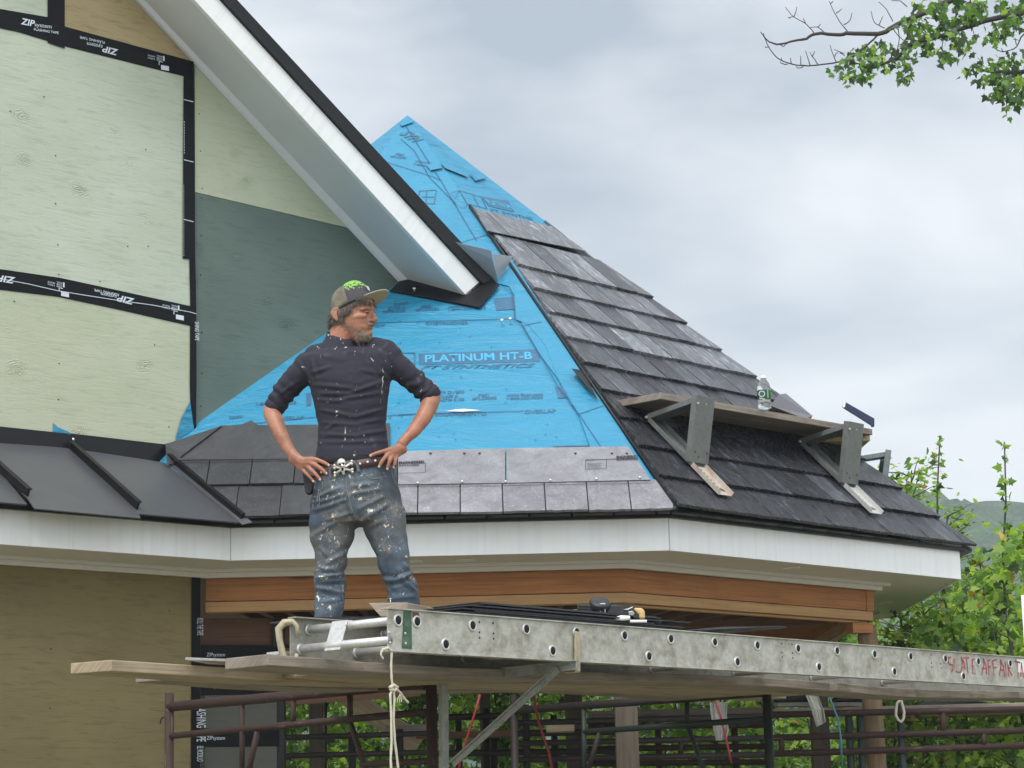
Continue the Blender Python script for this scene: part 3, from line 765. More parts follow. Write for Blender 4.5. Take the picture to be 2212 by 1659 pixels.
def uvpoly(pl, pts): return [pl.uv(pl.hit(x, y)) for x, y in pts]
# right face, full height of ten courses up the hip
vE = Rp.uv(Be)[1]; vtop = Rp.uv(Rp.hit(1022,452))[1]
NR = 11; eR = (Rp.uv(Rp.hit(1030,480))[1]-vE)/NR
hipR = [Rp.uv(Be), Rp.uv(Ce), Rp.uv(AP)]
tr = [Rp.uv(Be+(Be-Ce).normalized()*.012), Rp.uv(Ce+(Ce-Be).normalized()*.01), Rp.uv(Rp.hit(1196,489)), Rp.uv(Rp.hit(1026,452))]
tr[2] = Rp.uv(Rp.hit(1196,491))
mats = [M['slate'], M['slate_mid'], M['slate_sky_sheen']]
def rm(k, rg):  # upper courses take the grey with sky sheen in its colour
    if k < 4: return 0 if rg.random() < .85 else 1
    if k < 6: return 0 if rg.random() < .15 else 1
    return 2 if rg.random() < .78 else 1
b = MB(); Q = [Rp.hit(1026,452,.004), Rp.hit(1192,490,.004), Ce+Rp.n*.004, Be+Rp.n*.004]; b.face(Q, Rp.r); b.build('roof_felt', M['blackm'], house)
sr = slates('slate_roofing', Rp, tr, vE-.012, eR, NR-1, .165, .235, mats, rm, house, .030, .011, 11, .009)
b = MB(); b.prism([Rp.hit(1023,449,.012), Rp.hit(1192,489,.012), Rp.hit(1266,542,.032), Rp.hit(1053,498,.032)], -Rp.n*.006, Rp.r); b.build('slate_sheet', M['slate_sky_sheen'], house)
fl_lines([[(1050,458),(1075,482),(1101,506)]], 2.2, Rp, sr, .037, 'hole')
# next face beyond the hip: its slates show along the silhouette
N2 = plane3(ring[1], ring[2], AP)
def on2(t_, s_): 
    return ring[1].lerp(AP, s_).lerp(ring[2].lerp(AP, s_), t_)
tr2 = [N2.uv(on2(-.012, 0)), N2.uv(on2(1, 0)), N2.uv(on2(1, .76)), N2.uv(on2(-.05, .76))]
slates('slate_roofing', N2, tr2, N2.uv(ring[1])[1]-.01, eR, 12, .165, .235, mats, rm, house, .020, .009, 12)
# front face: one course right of the worker, two at the left, flat sheets above
flp = Plane(Fp.o, Fp.r, Fp.n)
vF = Fp.uv(Be)[1]; 
e1 = Fp.uv(Fp.hit(1100,1042))[1]-vF
U = lambda x, y: Fp.uv(Fp.hit(x, y))
patch([(392,990),(532,1119),(1452,1100),(1404,1036),(860,1046),(860,986)], mat='sheet_dark', off=.0035, nm='roof_felt', thick=.002)
cR = [U(860,1116), (Fp.uv(Be)[0]-.005, vF-.02), U(1416,1041), U(860,1052)]
x0u = U(902,1100)[0]
slates('slate_roofing', Fp, cR, vF-.006, e1+.004, 1, .2335, .2345, [M['front_lt'], M['slate_mid']], lambda k, rg: 0, house, .014, .008, 4, .007, [x0u-.2335*3])
c1_ = [U(530,1122), U(862,1114), U(862,1045), U(445,1052)]
slates('slate_roofing', Fp, c1_, vF-.006, e1+.004, 1, .236, .245, [M['front_dk'], M['front_dk']], lambda k, rg: 0 if rg.random() < .7 else 1, house, .014, .008, 5, .005, [U(515,1080)[0]-.245])
c2_ = [U(448,1056), U(858,1050), U(858,986), U(376,994)]
slates('slate_roofing', Fp, c2_, vF-.004+e1, e1*1.02, 1, .236, .25, [M['front_dk'], M['front_dk']], lambda k, rg: 0 if rg.random() < .6 else 1, house, .020, .008, 8, .006, [U(460,1020)[0]-.5])
patch([(860,975),(1091,968),(1091,1043),(860,1049)], mat='sheet_grey', off=.022, nm='slate_sheet', thick=.008)
patch([(1094,968),(1357,964),(1405,1036),(1094,1043)], mat='sheet_grey', off=.022, nm='slate_sheet', thick=.008)
patch([(477,919),(700,917),(842,914),(842,985),(700,990),(374,993),(388,984)], mat='sheet_dark', off=.024, nm='slate_sheet', thick=.008)
patch([(500,925),(543,908),(562,922)], mat='sheet_dark', off=.020, nm='slate_sheet', thick=.006)
fl_lines([[(374,995),(560,993),(700,990)],[(860,1047),(1091,1044),(1405,1038)]], 3, Fp, mem, .033, 'hole')
b = MB(); rr = random.Random(9)
for x, y in ((1030,1004),(1062,1001)): pass
for x in (853,930,1003,1036,1243,1322,1354): stripline(b, Fp, (x-2.5, 979), (x+2.5, 979), 5, .026)
for x, y in ((1272,1002),): 
    b.face([Fp.hit(1265,994,.026), Fp.hit(1378,990,.026), Fp.hit(1378,989,.026), Fp.hit(1265,993,.026)], Fp.r)
b.build('printed_marks', M['tape'], mem)
ft('ENGINEERED', (862,1010), (917,1008), 5, 0, .03, M['tape'], .026); ft('SLATE ROOFING', (862,1015), (905,1014), 3.4, 0, .02, M['tape'], .026)
ft('ENGINEERED', (1332,998), (1378,996), 5, 0, .03, M['tape'], .026); ft('SLATE ROOFING', (1332,1003), (1378,1001), 3, 0, .02, M['tape'], .026)
b = MB()
for L_ in ([(858,1002),(919,1000),(919,1020),(858,1022)],[(1265,994),(1310,992),(1310,1012),(1265,1014)]):
    for i in range(4): stripline(b, Fp, L_[i], L_[(i+1) % 4], .8, .026)
for i in range(5): stripline(b, Fp, (1268,1001+i*2.6), (1300-3*(i % 2),1000+i*2.6), .8, .026)
b.build('printed_marks', M['tape'], mem)
b = MB()
for x, y in ((998,1040),(1189,1037),(1288,1034),(1382,1031),(902,1043),(1092,1040)): b.lathe(Fp.hit(x, y, .03), [(.007,0),(.007,.004),(.002,.006)], 10, Fp.n)
for x, y in ((1084,700),(1102,697),(895,632)):
    p = Fp.hit(x, y, .006); b.tube([p, p+Fp.n*.03], .003, 6); b.lathe(p+Fp.n*.03, [(.011,0),(.012,.003),(.004,.006)], 10, Fp.n)
b.build('nail_heads', M['nail'], house)
# hip edges
b = MB(); b.tube([Be+(AP-Be)*0+Fp.n*.012, Be.lerp(AP, .715)+Fp.n*.01], .012, 6); b.build('hip_edge', M['blackm'], house)
# ridge cap bits at the far hip (upturned dark metal corner and end slates)
b = MB()
P0 = Ce.lerp(AP, .40); P1 = Ce.lerp(AP, .30)
b.prism([aty(1664,876,13.9), aty(1682,852,13.9), aty(1698,850,14.1), aty(1755,898,13.8), aty(1740,905,13.6)], V((0,.25,-.02)), V((1,0,-.8))); b.build('hip_cap', M['seam'], house)
# ---- timber frame under the turret
ins = .54
def beam(i, z0, z1, mat, w_=.09, off=0.0, ext0=0, ext1=0):
    a = inset(i, ins+off); c = inset(i+1, ins+off); n_ = nrm(i); d = (c-a).normalized(); a = a-d*ext0; c = c+d*ext1
    b = MB(); b.hexa([lvl(a,z0), lvl(c,z0), lvl(c+n_*w_,z0), lvl(a+n_*w_,z0), lvl(a,z1), lvl(c,z1), lvl(c+n_*w_,z1), lvl(a+n_*w_,z1)], d)
    return b.build('beam', mat, house, .003)
for i in (1, 2, 3, 4, 5, 6):
    beam(i, ZB-.170, ZB-.038, M['fir']); beam(i, ZB-.232, ZB-.173, M['fir_light'], .1, .004)
for i in (2, 3): # second board under, stepped back
    beam(i, ZB-.247, ZB-.234, M['fir_light'], .05, .045)
b = MB(); c_ = inset(3, ins-.002); n_ = nrm(2); d = (path[3]-path[2]).normalized()
b.hexa([c_-d*.075-n_*.004, c_-n_*.004, c_+n_*.05, c_-d*.075+n_*.05, c_-d*.075-n_*.004, c_-n_*.004, c_+n_*.05, c_-d*.075+n_*.05]); 
for k in range(8): b.v[k].z = ZB-.172 if k < 4 else ZB-.036
b.build('beam_end_block', M['fir'], house, .002)
cc_ = V((AP.x, AP.y, 0))
for k in range(1, 16):
    t_ = k/16
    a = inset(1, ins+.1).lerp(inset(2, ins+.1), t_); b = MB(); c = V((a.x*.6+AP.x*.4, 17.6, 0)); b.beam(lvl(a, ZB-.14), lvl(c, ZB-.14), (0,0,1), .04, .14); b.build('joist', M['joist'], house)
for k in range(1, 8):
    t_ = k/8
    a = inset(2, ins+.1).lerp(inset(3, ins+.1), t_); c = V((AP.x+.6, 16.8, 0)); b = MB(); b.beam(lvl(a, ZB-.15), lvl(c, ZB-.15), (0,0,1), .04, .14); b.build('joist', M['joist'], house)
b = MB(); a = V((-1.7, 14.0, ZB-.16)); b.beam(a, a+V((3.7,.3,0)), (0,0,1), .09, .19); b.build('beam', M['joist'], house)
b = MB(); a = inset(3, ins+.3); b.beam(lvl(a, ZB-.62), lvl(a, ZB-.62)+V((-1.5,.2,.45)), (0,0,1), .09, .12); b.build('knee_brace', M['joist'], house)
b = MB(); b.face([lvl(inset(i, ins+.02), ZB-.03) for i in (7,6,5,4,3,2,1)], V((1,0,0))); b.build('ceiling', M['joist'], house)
# interior wall beside the corner, taped
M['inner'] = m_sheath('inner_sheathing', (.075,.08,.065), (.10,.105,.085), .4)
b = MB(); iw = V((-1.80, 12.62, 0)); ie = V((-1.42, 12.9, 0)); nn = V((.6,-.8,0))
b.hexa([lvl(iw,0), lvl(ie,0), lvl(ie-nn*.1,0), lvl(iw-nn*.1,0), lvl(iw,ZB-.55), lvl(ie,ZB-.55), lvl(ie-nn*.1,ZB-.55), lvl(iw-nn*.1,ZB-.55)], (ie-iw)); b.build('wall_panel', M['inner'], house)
b = MB()
for k in range(3): b.beam(lvl(iw-nn*.16, ZB-.33-.19*k), lvl(ie-nn*.16+V((.9,.35,0)), ZB-.30-.16*k), (0,0,1), .05, .155)
b.build('header_boards', M['joist'], house)
Ip = plane3(lvl(iw,0), lvl(ie,0), lvl(iw,2))
for (ya, yb) in ((1395,1432),(1482,1500),(1576,1612)):
    b = MB(); b.face([Ip.hit(433,yb+2,.004), Ip.hit(603,yb,.004), Ip.hit(603,ya,.004), Ip.hit(433,ya-2,.004)], Ip.r); tp = b.build('flashing_tape', M['tape'], house)
    text('ZIPsystem', Ip, (445,yb-14), (485,yb-14), M['print'], tp, 8, 'printed_text', .006, .15)
b = MB(); p = Ip.hit(603,1600); b.hexa([V((p.x-.03+dx, p.y+dy, z)) for z in (0, ZB-.25) for dx, dy in ((0,0),(.06,0),(.06,.1),(0,.1))], V((0,0,1))); b.build('door_post', M['blackm'], house)
# posts carrying the turret
def post(nm, px, pyb, Y, w_, mat, round_=False, ztop=ZB-.262, lean=0.0):
    b = MB(); p = aty(px, pyb, Y)
    if round_:
        pts = []; rs = []
        for k in range(9):
            z = ztop*k/8; pts.append(V((p.x-lean*(z-p.z), Y, z))); rs.append(w_/2*(1.08-.05*k/8+.02*math.sin(k*2.1)))
        b.tube(pts, rs, 16)
    else:
        b.beam(V((p.x+lean*p.z, Y, 0)), V((p.x-lean*(ztop-p.z), Y, ztop)), (0,1,0), w_, w_)
    return b.build(nm, mat, house, 0 if round_ else .004)
post('log_post', 1887, 1560, inset(3, ins).y+.05, .125, M['log'], True, lean=.015)
post('timber_post', 1353, 1560, 12.42, .125, M['post'])
b = MB(); p = inset(3, ins+.05); b.beam(lvl(p,ZB-.282)+V((-.12,-.06,0)), lvl(p,ZB-.282)+V((.02,-.01,0)), (0,0,1), .10, .065); b.build('post_cap', M['fir'], house, .003)
b = MB(); p = aty(1345,1318,12.70); b.beam(V((p.x-.06,12.70,ZB-.275)), V((p.x+.02,12.70,ZB-.275)), (0,0,1), .08, .05); b.build('post_cap', M['fir'], house, .003)
for (px, Y, w_) in ((1770,15.6,.12), (683,15.0,.09), (1240,16.5,.13), (1048,17,.08)):
    post('timber_post', px, 1560, Y, w_, M['post'])
b = MB(); b.beam(aty(660,1440,14.95), aty(905,1610,14.95), (0,0,1), .03, .14); b.build('diagonal_brace', M['plank'], house)
# ================================================================== LADDER, SCAFFOLDING, PLANKS
ZL = CAMZ+.615
La = hz(838, 1405, ZL); Lb = hz(2212, 1483, ZL)
LD = (Lb-La).normalized(); PD = V((-LD.y, LD.x, 0)); ZU = V((0,0,1))
print('ladder', La, LD)
def pos(l, p, z): return V((La.x, La.y, 0))+LD*l+PD*p+V((0,0,z))
LT = aty(838, 1315, La.y).z; RH = LT-ZL
print('rail height', RH)
lad = thing('extension_ladder', La, 'long paint-marked aluminium ladder laid flat as a walkway beside the worker', 'ladder')
NW = Plane(La+ZU*.08, LD, -PD)     # near web, faces the camera
LL = 6.2; WID = .49
def rail(p, inward, name, mat, l0, l1):
    b = MB(); t_ = .004
    A = pos(l0, p, 0); B = pos(l1, p, 0); s_ = PD*inward
    b.hexa([lvl(A,ZL), lvl(B,ZL), lvl(B+s_*t_,ZL), lvl(A+s_*t_,ZL), lvl(A,LT), lvl(B,LT), lvl(B+s_*t_,LT), lvl(A+s_*t_,LT)], LD)
    for z0, z1 in ((ZL-.004, ZL+.001), (LT-.001, LT+.004)):
        o_ = -PD*inward*.010
        b.hexa([lvl(A+o_,z0), lvl(B+o_,z0), lvl(B+s_*.035,z0), lvl(A+s_*.035,z0), lvl(A+o_,z1), lvl(B+o_,z1), lvl(B+s_*.035,z1), lvl(A+s_*.035,z1)], LD)
    return b.build(name, mat, lad, .001)
rn = rail(0, 1, 'rail', M['alu'], 0, LL)
rf = rail(WID, -1, 'rail', M['alu_in'], -.04, LL)
top = [(859,1340),(900,1343),(1020,1351),(1136,1359),(1245,1366),(1348,1373),(1448,1380),(1543,1387),(1635,1394),(1723,1401),(1807,1406),(1888,1413),(1966,1418),(2041,1423),(2112,1429),(2181,1433)]
bot = [(962,1392),(1193,1406),(1401,1418),(1592,1430),(1768,1441),(1931,1451),(2080,1461)]
for i, (x, y) in enumerate(top+bot):
    c = NW.hit(x, y); b = MB()
    if (x, y) != (900, 1343):
        b.tube([c+PD*.004, c+PD*(WID-.004)], .0165, 12)
        b.lathe(c+PD*(WID-.004), [(.017,-.012),(.022,-.010),(.022,0)], 14, PD)
    else: b.tube([c+PD*.004, c+PD*.05], .0165, 12)
    b.lathe(c, [(.0245,-.003),(.0245,.003),(.021,.006),(.017,.006),(.0165,.001)], 20, -PD)
    rg_ = b.build('rung', M['alu_b'], lad)
    b = MB(); b.lathe(c-PD*.0035, [(.0160,0),(.0150,.0015)], 18, -PD); b.build('rung_bore', M['hole'], rg_)
# lower front rung pair with a joining plate at the open left end
c = NW.hit(842, 1383); b = MB(); b.tube([c+PD*.0, c+PD*(WID-.004)], .0165, 12); b.lathe(c+PD*(WID-.004), [(.017,-.012),(.022,-.010),(.022,0)], 14, PD); rl = b.build('rung', M['alu_b'], lad)
c0 = NW.hit(859, 1340)
b = MB(); q = PD*(WID*.50); 
b.prism([c0+q+ZU*.019-LD*.0175, c0+q+PD*.085+ZU*.019-LD*.0175, c+q+PD*.085-ZU*.019-LD*.0175-(c-c0)*0, c+q-ZU*.019-LD*.0175], -LD*.004, PD)
b.tube([c0+q+PD*.0, c0+q+PD*.09], .0195, 14); b.tube([c+q+PD*.0, c+q+PD*.09], .0195, 14)
b.build('joining_plate', M['alu_b'], lad, .001)
# hook shaped end bumper on the far rail
Pe = Plane(pos(-.04, WID, ZL+.08), PD, -LD) 
yy = pos(-.05, WID, 0).y
hk = [(642,1378),(641,1352),(633,1343),(614,1345),(602,1358),(604,1382),(609,1406),(614,1422),(624,1433),(640,1428),(641,1412)]
b = MB(); P_ = [aty(x, y, yy) for x, y in hk]
b.tube(P_, [.007,.010,.013,.015,.015,.013,.014,.014,.013,.010,.008], 8, flat=1.0); b.build('end_bumper', M['cream'], lad)
# green and red spray marks, worn lettering
def onweb(pts, mat, nm, off=.0015):
    b = MB(); b.face([NW.hit(x, y, off) for x, y in pts], LD); return b.build(nm, mat, lad)
onweb([(872,1320),(889,1320),(890,1402),(868,1401),(870,1370)], M['gpaint'], 'paint_mark'); onweb([(891,1322),(904,1323),(908,1335),(906,1352),(893,1350)], M['rpaint'], 'paint_mark', .0018)
def stroke_text(strokes, mat, nm):
    b = MB()
    for L_ in strokes:
        for i in range(len(L_)-1): stripline(b, NW, L_[i], L_[i+1], 3.2, .002)
    return b.build(nm, mat, lad)
def zz(x, y): return (1659+.25*x, 1244+.25*y)
S_ = [ [(1582,702),(1556,708),(1565,760),(1597,770),(1602,800),(1588,830)], [(1608,712),(1612,790)], [(1628,822),(1645,835),(1662,832)],
 [(1668,845),(1680,760),(1670,700),(1700,760),(1705,810)], [(1672,790),(1700,790)],
 [(1690,708),(1738,708)], [(1716,710),(1730,845)], [(1785,720),(1765,725),(1768,790),(1770,840),(1795,845)], [(1768,780),(1782,778)],
 [(1845,855),(1868,770),(1862,712),(1888,780),(1890,850)], [(1850,800),(1885,800)], [(1900,730),(1912,855)], [(1900,735),(1925,722)], [(1905,790),(1925,780)],
 [(1942,730),(1955,858)], [(1942,735),(1980,722)], [(1948,795),(1975,790)], [(1998,860),(2015,780),(2010,722),(2038,790),(2048,870)], [(2005,810),(2040,812)],
 [(2052,740),(2062,868)], [(2072,740),(2082,868)], [(2072,745),(2098,745),(2100,790),(2078,800),(2112,862)],
 [(2130,735),(2180,750)], [(2155,745),(2165,880)], [(2185,870),(2190,750),(2210,880)]]
stroke_text([[zz(*p) for p in L_] for L_ in S_], M['redtxt'], 'painted_lettering')
onweb([zz(2150,720), zz(2215,720), zz(2215,835), zz(2155,835)], M['white'], 'paper_patch', .001)
b = MB()
for x, y in ((1148,490),(1158,578),(1288,497),(1292,583),(780,422)): b.lathe(NW.hit(553+.25*x, 1244+.25*y), [(.006,0),(.005,.003),(.002,.004)], 8, -PD)
b.build('rivets', M['alu_b'], lad)
b = MB()
for (x, y, ox) in ((1930,400,553),(2048,408,553),(1930,488,553),(1932,535,553),(2052,497,553),(2052,543,553),(120,585,1659),(207,592,1659),(120,662,1659),(123,702,1659),(212,668,1659),(215,709,1659),(1408,682,1659),(1412,752,1659),(1415,790,1659),(1490,760,1659),(1495,796,1659)):
    b.lathe(NW.hit(ox+.25*x, 1244+.25*y), [(.0045,0),(.0045,.0005)], 8, -PD)
b.build('rivet_holes', M['hole'], lad)
# ---------------- planks on the scaffold
ZP = ZL-.045
PL = 'scaffold planks under the ladder'
def plank(l0, l1, p0, p1, z, mat, lab, nm='scaffold_plank', tilt=0, th=.042, sag=.012, grp=PL):
    b = MB(); n = 8; vs = []; fs = []; rg = random.Random(int(abs(l0*977)+p0*131))
    for i in range(n+1):
        l = l0+(l1-l0)*i/n; dz = -sag*math.sin(math.pi*i/n*2)+tilt*(i/n)
        for (p, zz_) in ((p0, z), (p1, z), (p1, z+th), (p0, z+th)):
            vs.append(pos(l, p+rg.uniform(-.003,.003), zz_+dz+rg.uniform(-.002,.002)))
    for i in range(n):
        for k in range(4):
            k2 = (k+1) % 4; fs.append((i*4+k, (i+1)*4+k, (i+1)*4+k2, i*4+k2))
    fs.append((0,1,2,3)); fs.append(((n*4+3),(n*4+2),(n*4+1),n*4))
    b.raw(vs, fs, LD, 0, False); o = b.build(nm, mat, None, .004); tag(o, lab, 'plank', grp); return o
plank(-.63, 3.9, .84, 1.085, ZP, M['plank'], 'weathered plank whose end sticks out furthest left of the ladder')
plank(-.285, 3.75, .345, .59, ZP, M['plank_grey'], 'grey plank end directly beneath the left end of the ladder')
plank(.25, 3.7, .595, .835, ZP, M['plank'], 'middle scaffold plank hidden between the two plank ends')
plank(-.10, 3.6, 1.09, 1.34, ZP, M['plank_grey'], 'rear scaffold plank behind the worker, seen from below', sag=.02)
plank(3.55, 6.6, .3, .55, ZP, M['plank_grey'], 'short plank under the far right end of the ladder')
b = MB(); b.prism([pos(-.30,.80,ZP+.050), pos(1.2,.70,ZP+.052), pos(1.2,.92,ZP+.052), pos(-.05,.95,ZP+.052)], V((0,0,.010)), LD); o = b.build('metal_flashing', M['galv_lt'], None, .001); tag(o, 'pale bent metal flashing lying on the plank left of the ladder', 'flashing')
b = MB(); b.beam(pos(.0,.62,ZP+.075), pos(.9,.60,ZP+.070), ZU, .09, .012); o = b.build('metal_flashing', M['alu_b'], None, .001); tag(o, 'straight aluminium strip lying behind the ladder end', 'flashing')
# ---------------- scaffold frames
def frame(name, l, lines, lab, mat, loc, grp=None):
    root = thing(name, loc, lab, 'scaffold', grp)
    pl = Plane(pos(l, 0, 1), PD, LD if (CAM-pos(l,0,1)).dot(LD) > 0 else -LD)
    for nm, p0, p1, r_, mt in lines:
        if p0 == 'v':     # vertical post through pixel p1, down to the ground
            c = pl.hit(*p1); q0, q1 = V((c.x, c.y, 0)), c
        else: q0, q1 = pl.hit(*p0), pl.hit(*p1)
        b = MB(); b.tube([q0, q1], r_, 12)
        if p0 == 'v': b.lathe(V((c.x, c.y, 0)), [(.06,0),(.06,.01),(.025,.012)], 12)
        b.build(nm, mt or mat, root)
    return root, pl
f1, PV1 = frame('scaffold', 1.08, [
    ('post','v',(366,1497),.0225,None), ('post','v',(931,1447),.0245,None),
    ('rail',(366,1527),(931,1475),.0235,None), ('rail',(366,1590),(931,1537),.016,None), ('rail',(780,1652),(931,1644),.014,None),
    ('upright',(634,1505),(634,1572),.013,None), ('upright',(756,1495),(756,1560),.014,None), ('upright',(523,1512),(523,1690),.013,None), ('brace',(757,1562),(796,1680),.013,None), ('brace',(556,1580),(532,1690),.014,None)],
    'rusty brown scaffold frame standing left below the worker', M['rust'], pos(1.08,.9,0), 'scaffold frames')
b = MB(); q = PV1.hit(357,1553); b.tube([PV1.hit(362,1549), PV1.hit(353,1549), PV1.hit(348,1553), PV1.hit(346,1563)], .004, 8); b.build('locking_pin', M['rust'], f1)
b = MB(); 
b.beam(PV1.hit(913,1455,.03), PV1.hit(913,1490,.03), LD, .012, .02); b.build('plank_clip', M['rust'], f1)
f2, PV2 = frame('scaffold', 3.517, [
    ('post','v',(1655,1478),.024,M['gtube']), ('post','v',(1109,1500),.022,None),
    ('rail',(1109,1535),(1655,1496),.022,M['rust2']), ('rail',(1262,1581),(1655,1553),.016,M['gtube']),
    ('upright',(1484,1512),(1484,1568),.013,M['gtube']), ('upright',(1261,1530),(1263,1700),.014,M['gtube']),
    ('brace',(1486,1568),(1526,1680),.013,M['gtube']), ('brace',(1296,1578),(1266,1680),.013,M['rust2'])],
    'dark green scaffold frame right of the weathered square post', M['rust2'], pos(3.5,.9,0), 'scaffold frames')
# rear guard rails and tubes, parallel to the picture
def rtube(nm, lst, Y, r_, mat, lab, posts=(), grp='rusty tube rails of the rear scaffold', zt=None, sh=()):
    root = thing(nm, V((aty(lst[0][0][0], 1600, Y).x, Y, 0)), lab, 'scaffold', grp)
    for (p0, p1) in lst:
        b = MB(); b.tube([aty(p0[0], p0[1], Y), aty(p1[0], p1[1], Y)], r_, 10); b.build('rail', mat, root)
    for (x, y) in posts:
        c = aty(x, y, Y+.02); b = MB(); b.tube([V((c.x, c.y, 0)), c], .024, 10); b.build('post', M['gtube'] if x > 1700 else mat, root)
    for (x, y0, y1) in sh:
        b = MB(); b.tube([aty(x, y0, Y), aty(x, y1, Y)], r_*.9, 10); b.build('upright', mat, root)
    return root
rtube('rear_scaffold', [((1660,1544),(2260,1531)), ((1660,1594),(2260,1577)), ((1660,1629),(2260,1609))], 14.2, .022, M['rust'], 'rusty tube rails crossing behind the round log post', [(1832,1536),(1857,1540),(1942,1505)], sh=((1688,1590,1626),(2037,1540,1590),(2125,1585,1612)))
rtube('rear_scaffold', [((1112,1562),(1660,1548)), ((1112,1606),(1660,1594)), ((1112,1641),(1660,1630))], 14.2, .020, M['rust2'], 'dark tube rails between the square post and the green frame', [(1135,1522),(1110,1530)], sh=((1470,1598,1630),))
rtube('rear_scaffold', [((603,1594),(930,1584)), ((603,1633),(930,1625)), ((603,1680),(930,1676))], 13.6, .018, M['rust2'], 'dark tube rails seen through the left scaffold frame', [(760,1580),(863,1575)], sh=())
rtube('rear_scaffold', [((945,1588),(1350,1580)), ((945,1628),(1350,1622)), ((945,1550),(1110,1546))], 15.6, .024, M['rust2'], 'thick dark tube rails behind the red hanging cords', [(1049,1530),(1066,1560),(1196,1545),(990,1545)])
rtube('rear_scaffold', [((1270,1570),(1660,1566)), ((1270,1618),(1660,1612)), ((1270,1650),(1660,1646))], 15.9, .022, M['rust'], 'brown tube rails in the back row behind the weathered square post', [(1420,1540),(1585,1540)])
# wooden ledgers of the rear scaffold
DK = 'planks of the rear deck'
def xplank(x0, x1, y, Y, wY, mat, lab, th=.042, tilt=0.0, grp=DK, nm='deck_plank'):
    a = aty(x0, y, Y); c = aty(x1, y, Y); c.z = a.z+tilt; b = MB(); b.beam(a, c, ZU, wY, th)
    o = b.build(nm, mat, None, .003); tag(o, lab, 'plank', grp)
xplank(1272, 1665, 1545, 14.6, .24, M['post'], 'dark plank on the rear deck left of the green scaffold post')
xplank(1665, 2280, 1540, 14.65, .24, M['plank_grey'], 'grey deck plank the black shoes stand on')
xplank(1990, 2300, 1540, 14.95, .26, M['plank'], 'pale deck plank at the right edge, second from the front')
xplank(1960, 2300, 1543, 15.3, .26, M['plank_grey'], 'pale deck plank at the right edge, third from the front')
xplank(1930, 2300, 1546, 15.65, .26, M['plank'], 'pale deck plank at the right edge, furthest back')
xplank(835, 925, 1575, 13.9, .2, M['plank_grey'], 'short board behind the hanging rope')
xplank(1180, 1240, 1575, 13.9, .2, M['plank'], 'short board near the red hanging cord')
xplank(900, 1110, 1590, 15.0, .2, M['joist'], 'brown board low behind the galvanised brace')
# ladder bracket (side bracket carrying the ladder)
br = thing('ladder_bracket', pos(1.08, .85, 0), 'flaking white angle-iron side bracket carrying the ladder', 'bracket')
def vb(p0, p1, w_, h_, nm, mat=None, off=.0):
    b = MB(); A, B = PV1.hit(*p0, off), PV1.hit(*p1, off); d = (B-A).normalized(); up = PV1.n.cross(d)
    b.beam(A, B, up, .006, h_); b.beam(A, B, up, w_, .006, hoff=h_/2); return b.build(nm, mat or M['bracket'], br, .0015)
vb((953,1468),(1246,1437),.04,.038,'arm',None,.02); vb((954,1466),(956,1700),.04,.035,'upright',None,.024); vb((978,1652),(1206,1446),.035,.026,'diagonal_brace',None,.03)
A = NW.hit(1247,1364,.012); B = NW.hit(1247,1451,.012); b = MB(); b.beam(A, B, LD, .008, .032); b.beam(B-ZU*.0, B+PD*.06, ZU, .03, .006); b.build('hook', M['cream'], br, .002)
# rope hanging from the ladder
b = MB()
def RP(x, y, o=.02): return NW.hit(x, y, o)
def rope(pts, r_=.0045): 
    P_ = [RP(*p) for p in pts]; Q = []
    for i in range(len(P_)-1):
        for k in range(4): Q.append(P_[i].lerp(P_[i+1], k/4))
    Q.append(P_[-1]); b.tube(Q, [r_*(1+.12*math.sin(i*1.9)) for i in range(len(Q))], 8)
rope([(846,1409),(845,1440),(846,1465),(849,1487)]); rope([(848,1488),(843,1500),(845,1540),(846,1600),(844,1640),(846,1680)]); rope([(850,1490),(852,1510),(850,1550),(853,1600),(858,1640),(862,1680)])
rope([(855,1486),(866,1498),(874,1510),(882,1518)]); rope([(842,1486),(850,1480),(858,1485),(852,1492),(843,1489)], .007)
for dx in (-2, 3, 7): rope([(864,1500),(861+dx,1510),(860+dx,1517)], .002)
rope([(833,1405),(824,1407),(823,1415),(828,1424)], .004); rope([(846,1407),(838,1400),(826,1404)], .006)
o = b.build('rope', M['rope'], None); tag(o, 'frayed flecked rope knotted and hanging from the left end of the ladder', 'rope')
# red cords and the teal cord
def cord(pts, Y, mat, r_, nm, lab, cat='cord', grp=None):
    b = MB(); P_ = [aty(x, y, Y) for x, y in pts]; b.tube(P_, r_, 8); o = b.build(nm, mat, None); tag(o, lab, cat, grp)
cord([(1149,1460),(1152,1500),(1160,1545),(1172,1585),(1186,1625),(1198,1690)], 10.9, M['redcord'], .006, 'cord', 'red cord hanging under the planks right of the galvanised brace')
cord([(1037,1500),(1026,1540),(1010,1590),(995,1640),(985,1700)], 11.0, M['redcord'], .006, 'cord', 'red cord sloping behind the galvanised diagonal brace')
cord([(1544,1512),(1557,1548),(1567,1590),(1575,1625),(1580,1650)], 12.5, M['redcord'], .006, 'cord', 'short red cord beside the crumpled plastic wrap')
cord([(1786,1488),(1797,1520),(1811,1555),(1817,1600),(1820,1690)], 13.2, M['teal'], .006, 'cord', 'thin teal cord hanging beside the round log post')
cord([(703,1500),(703,1700)], 13.9, M['rust2'], .010, 'cable', 'thin black cable hanging behind the left scaffold frame', 'cable')
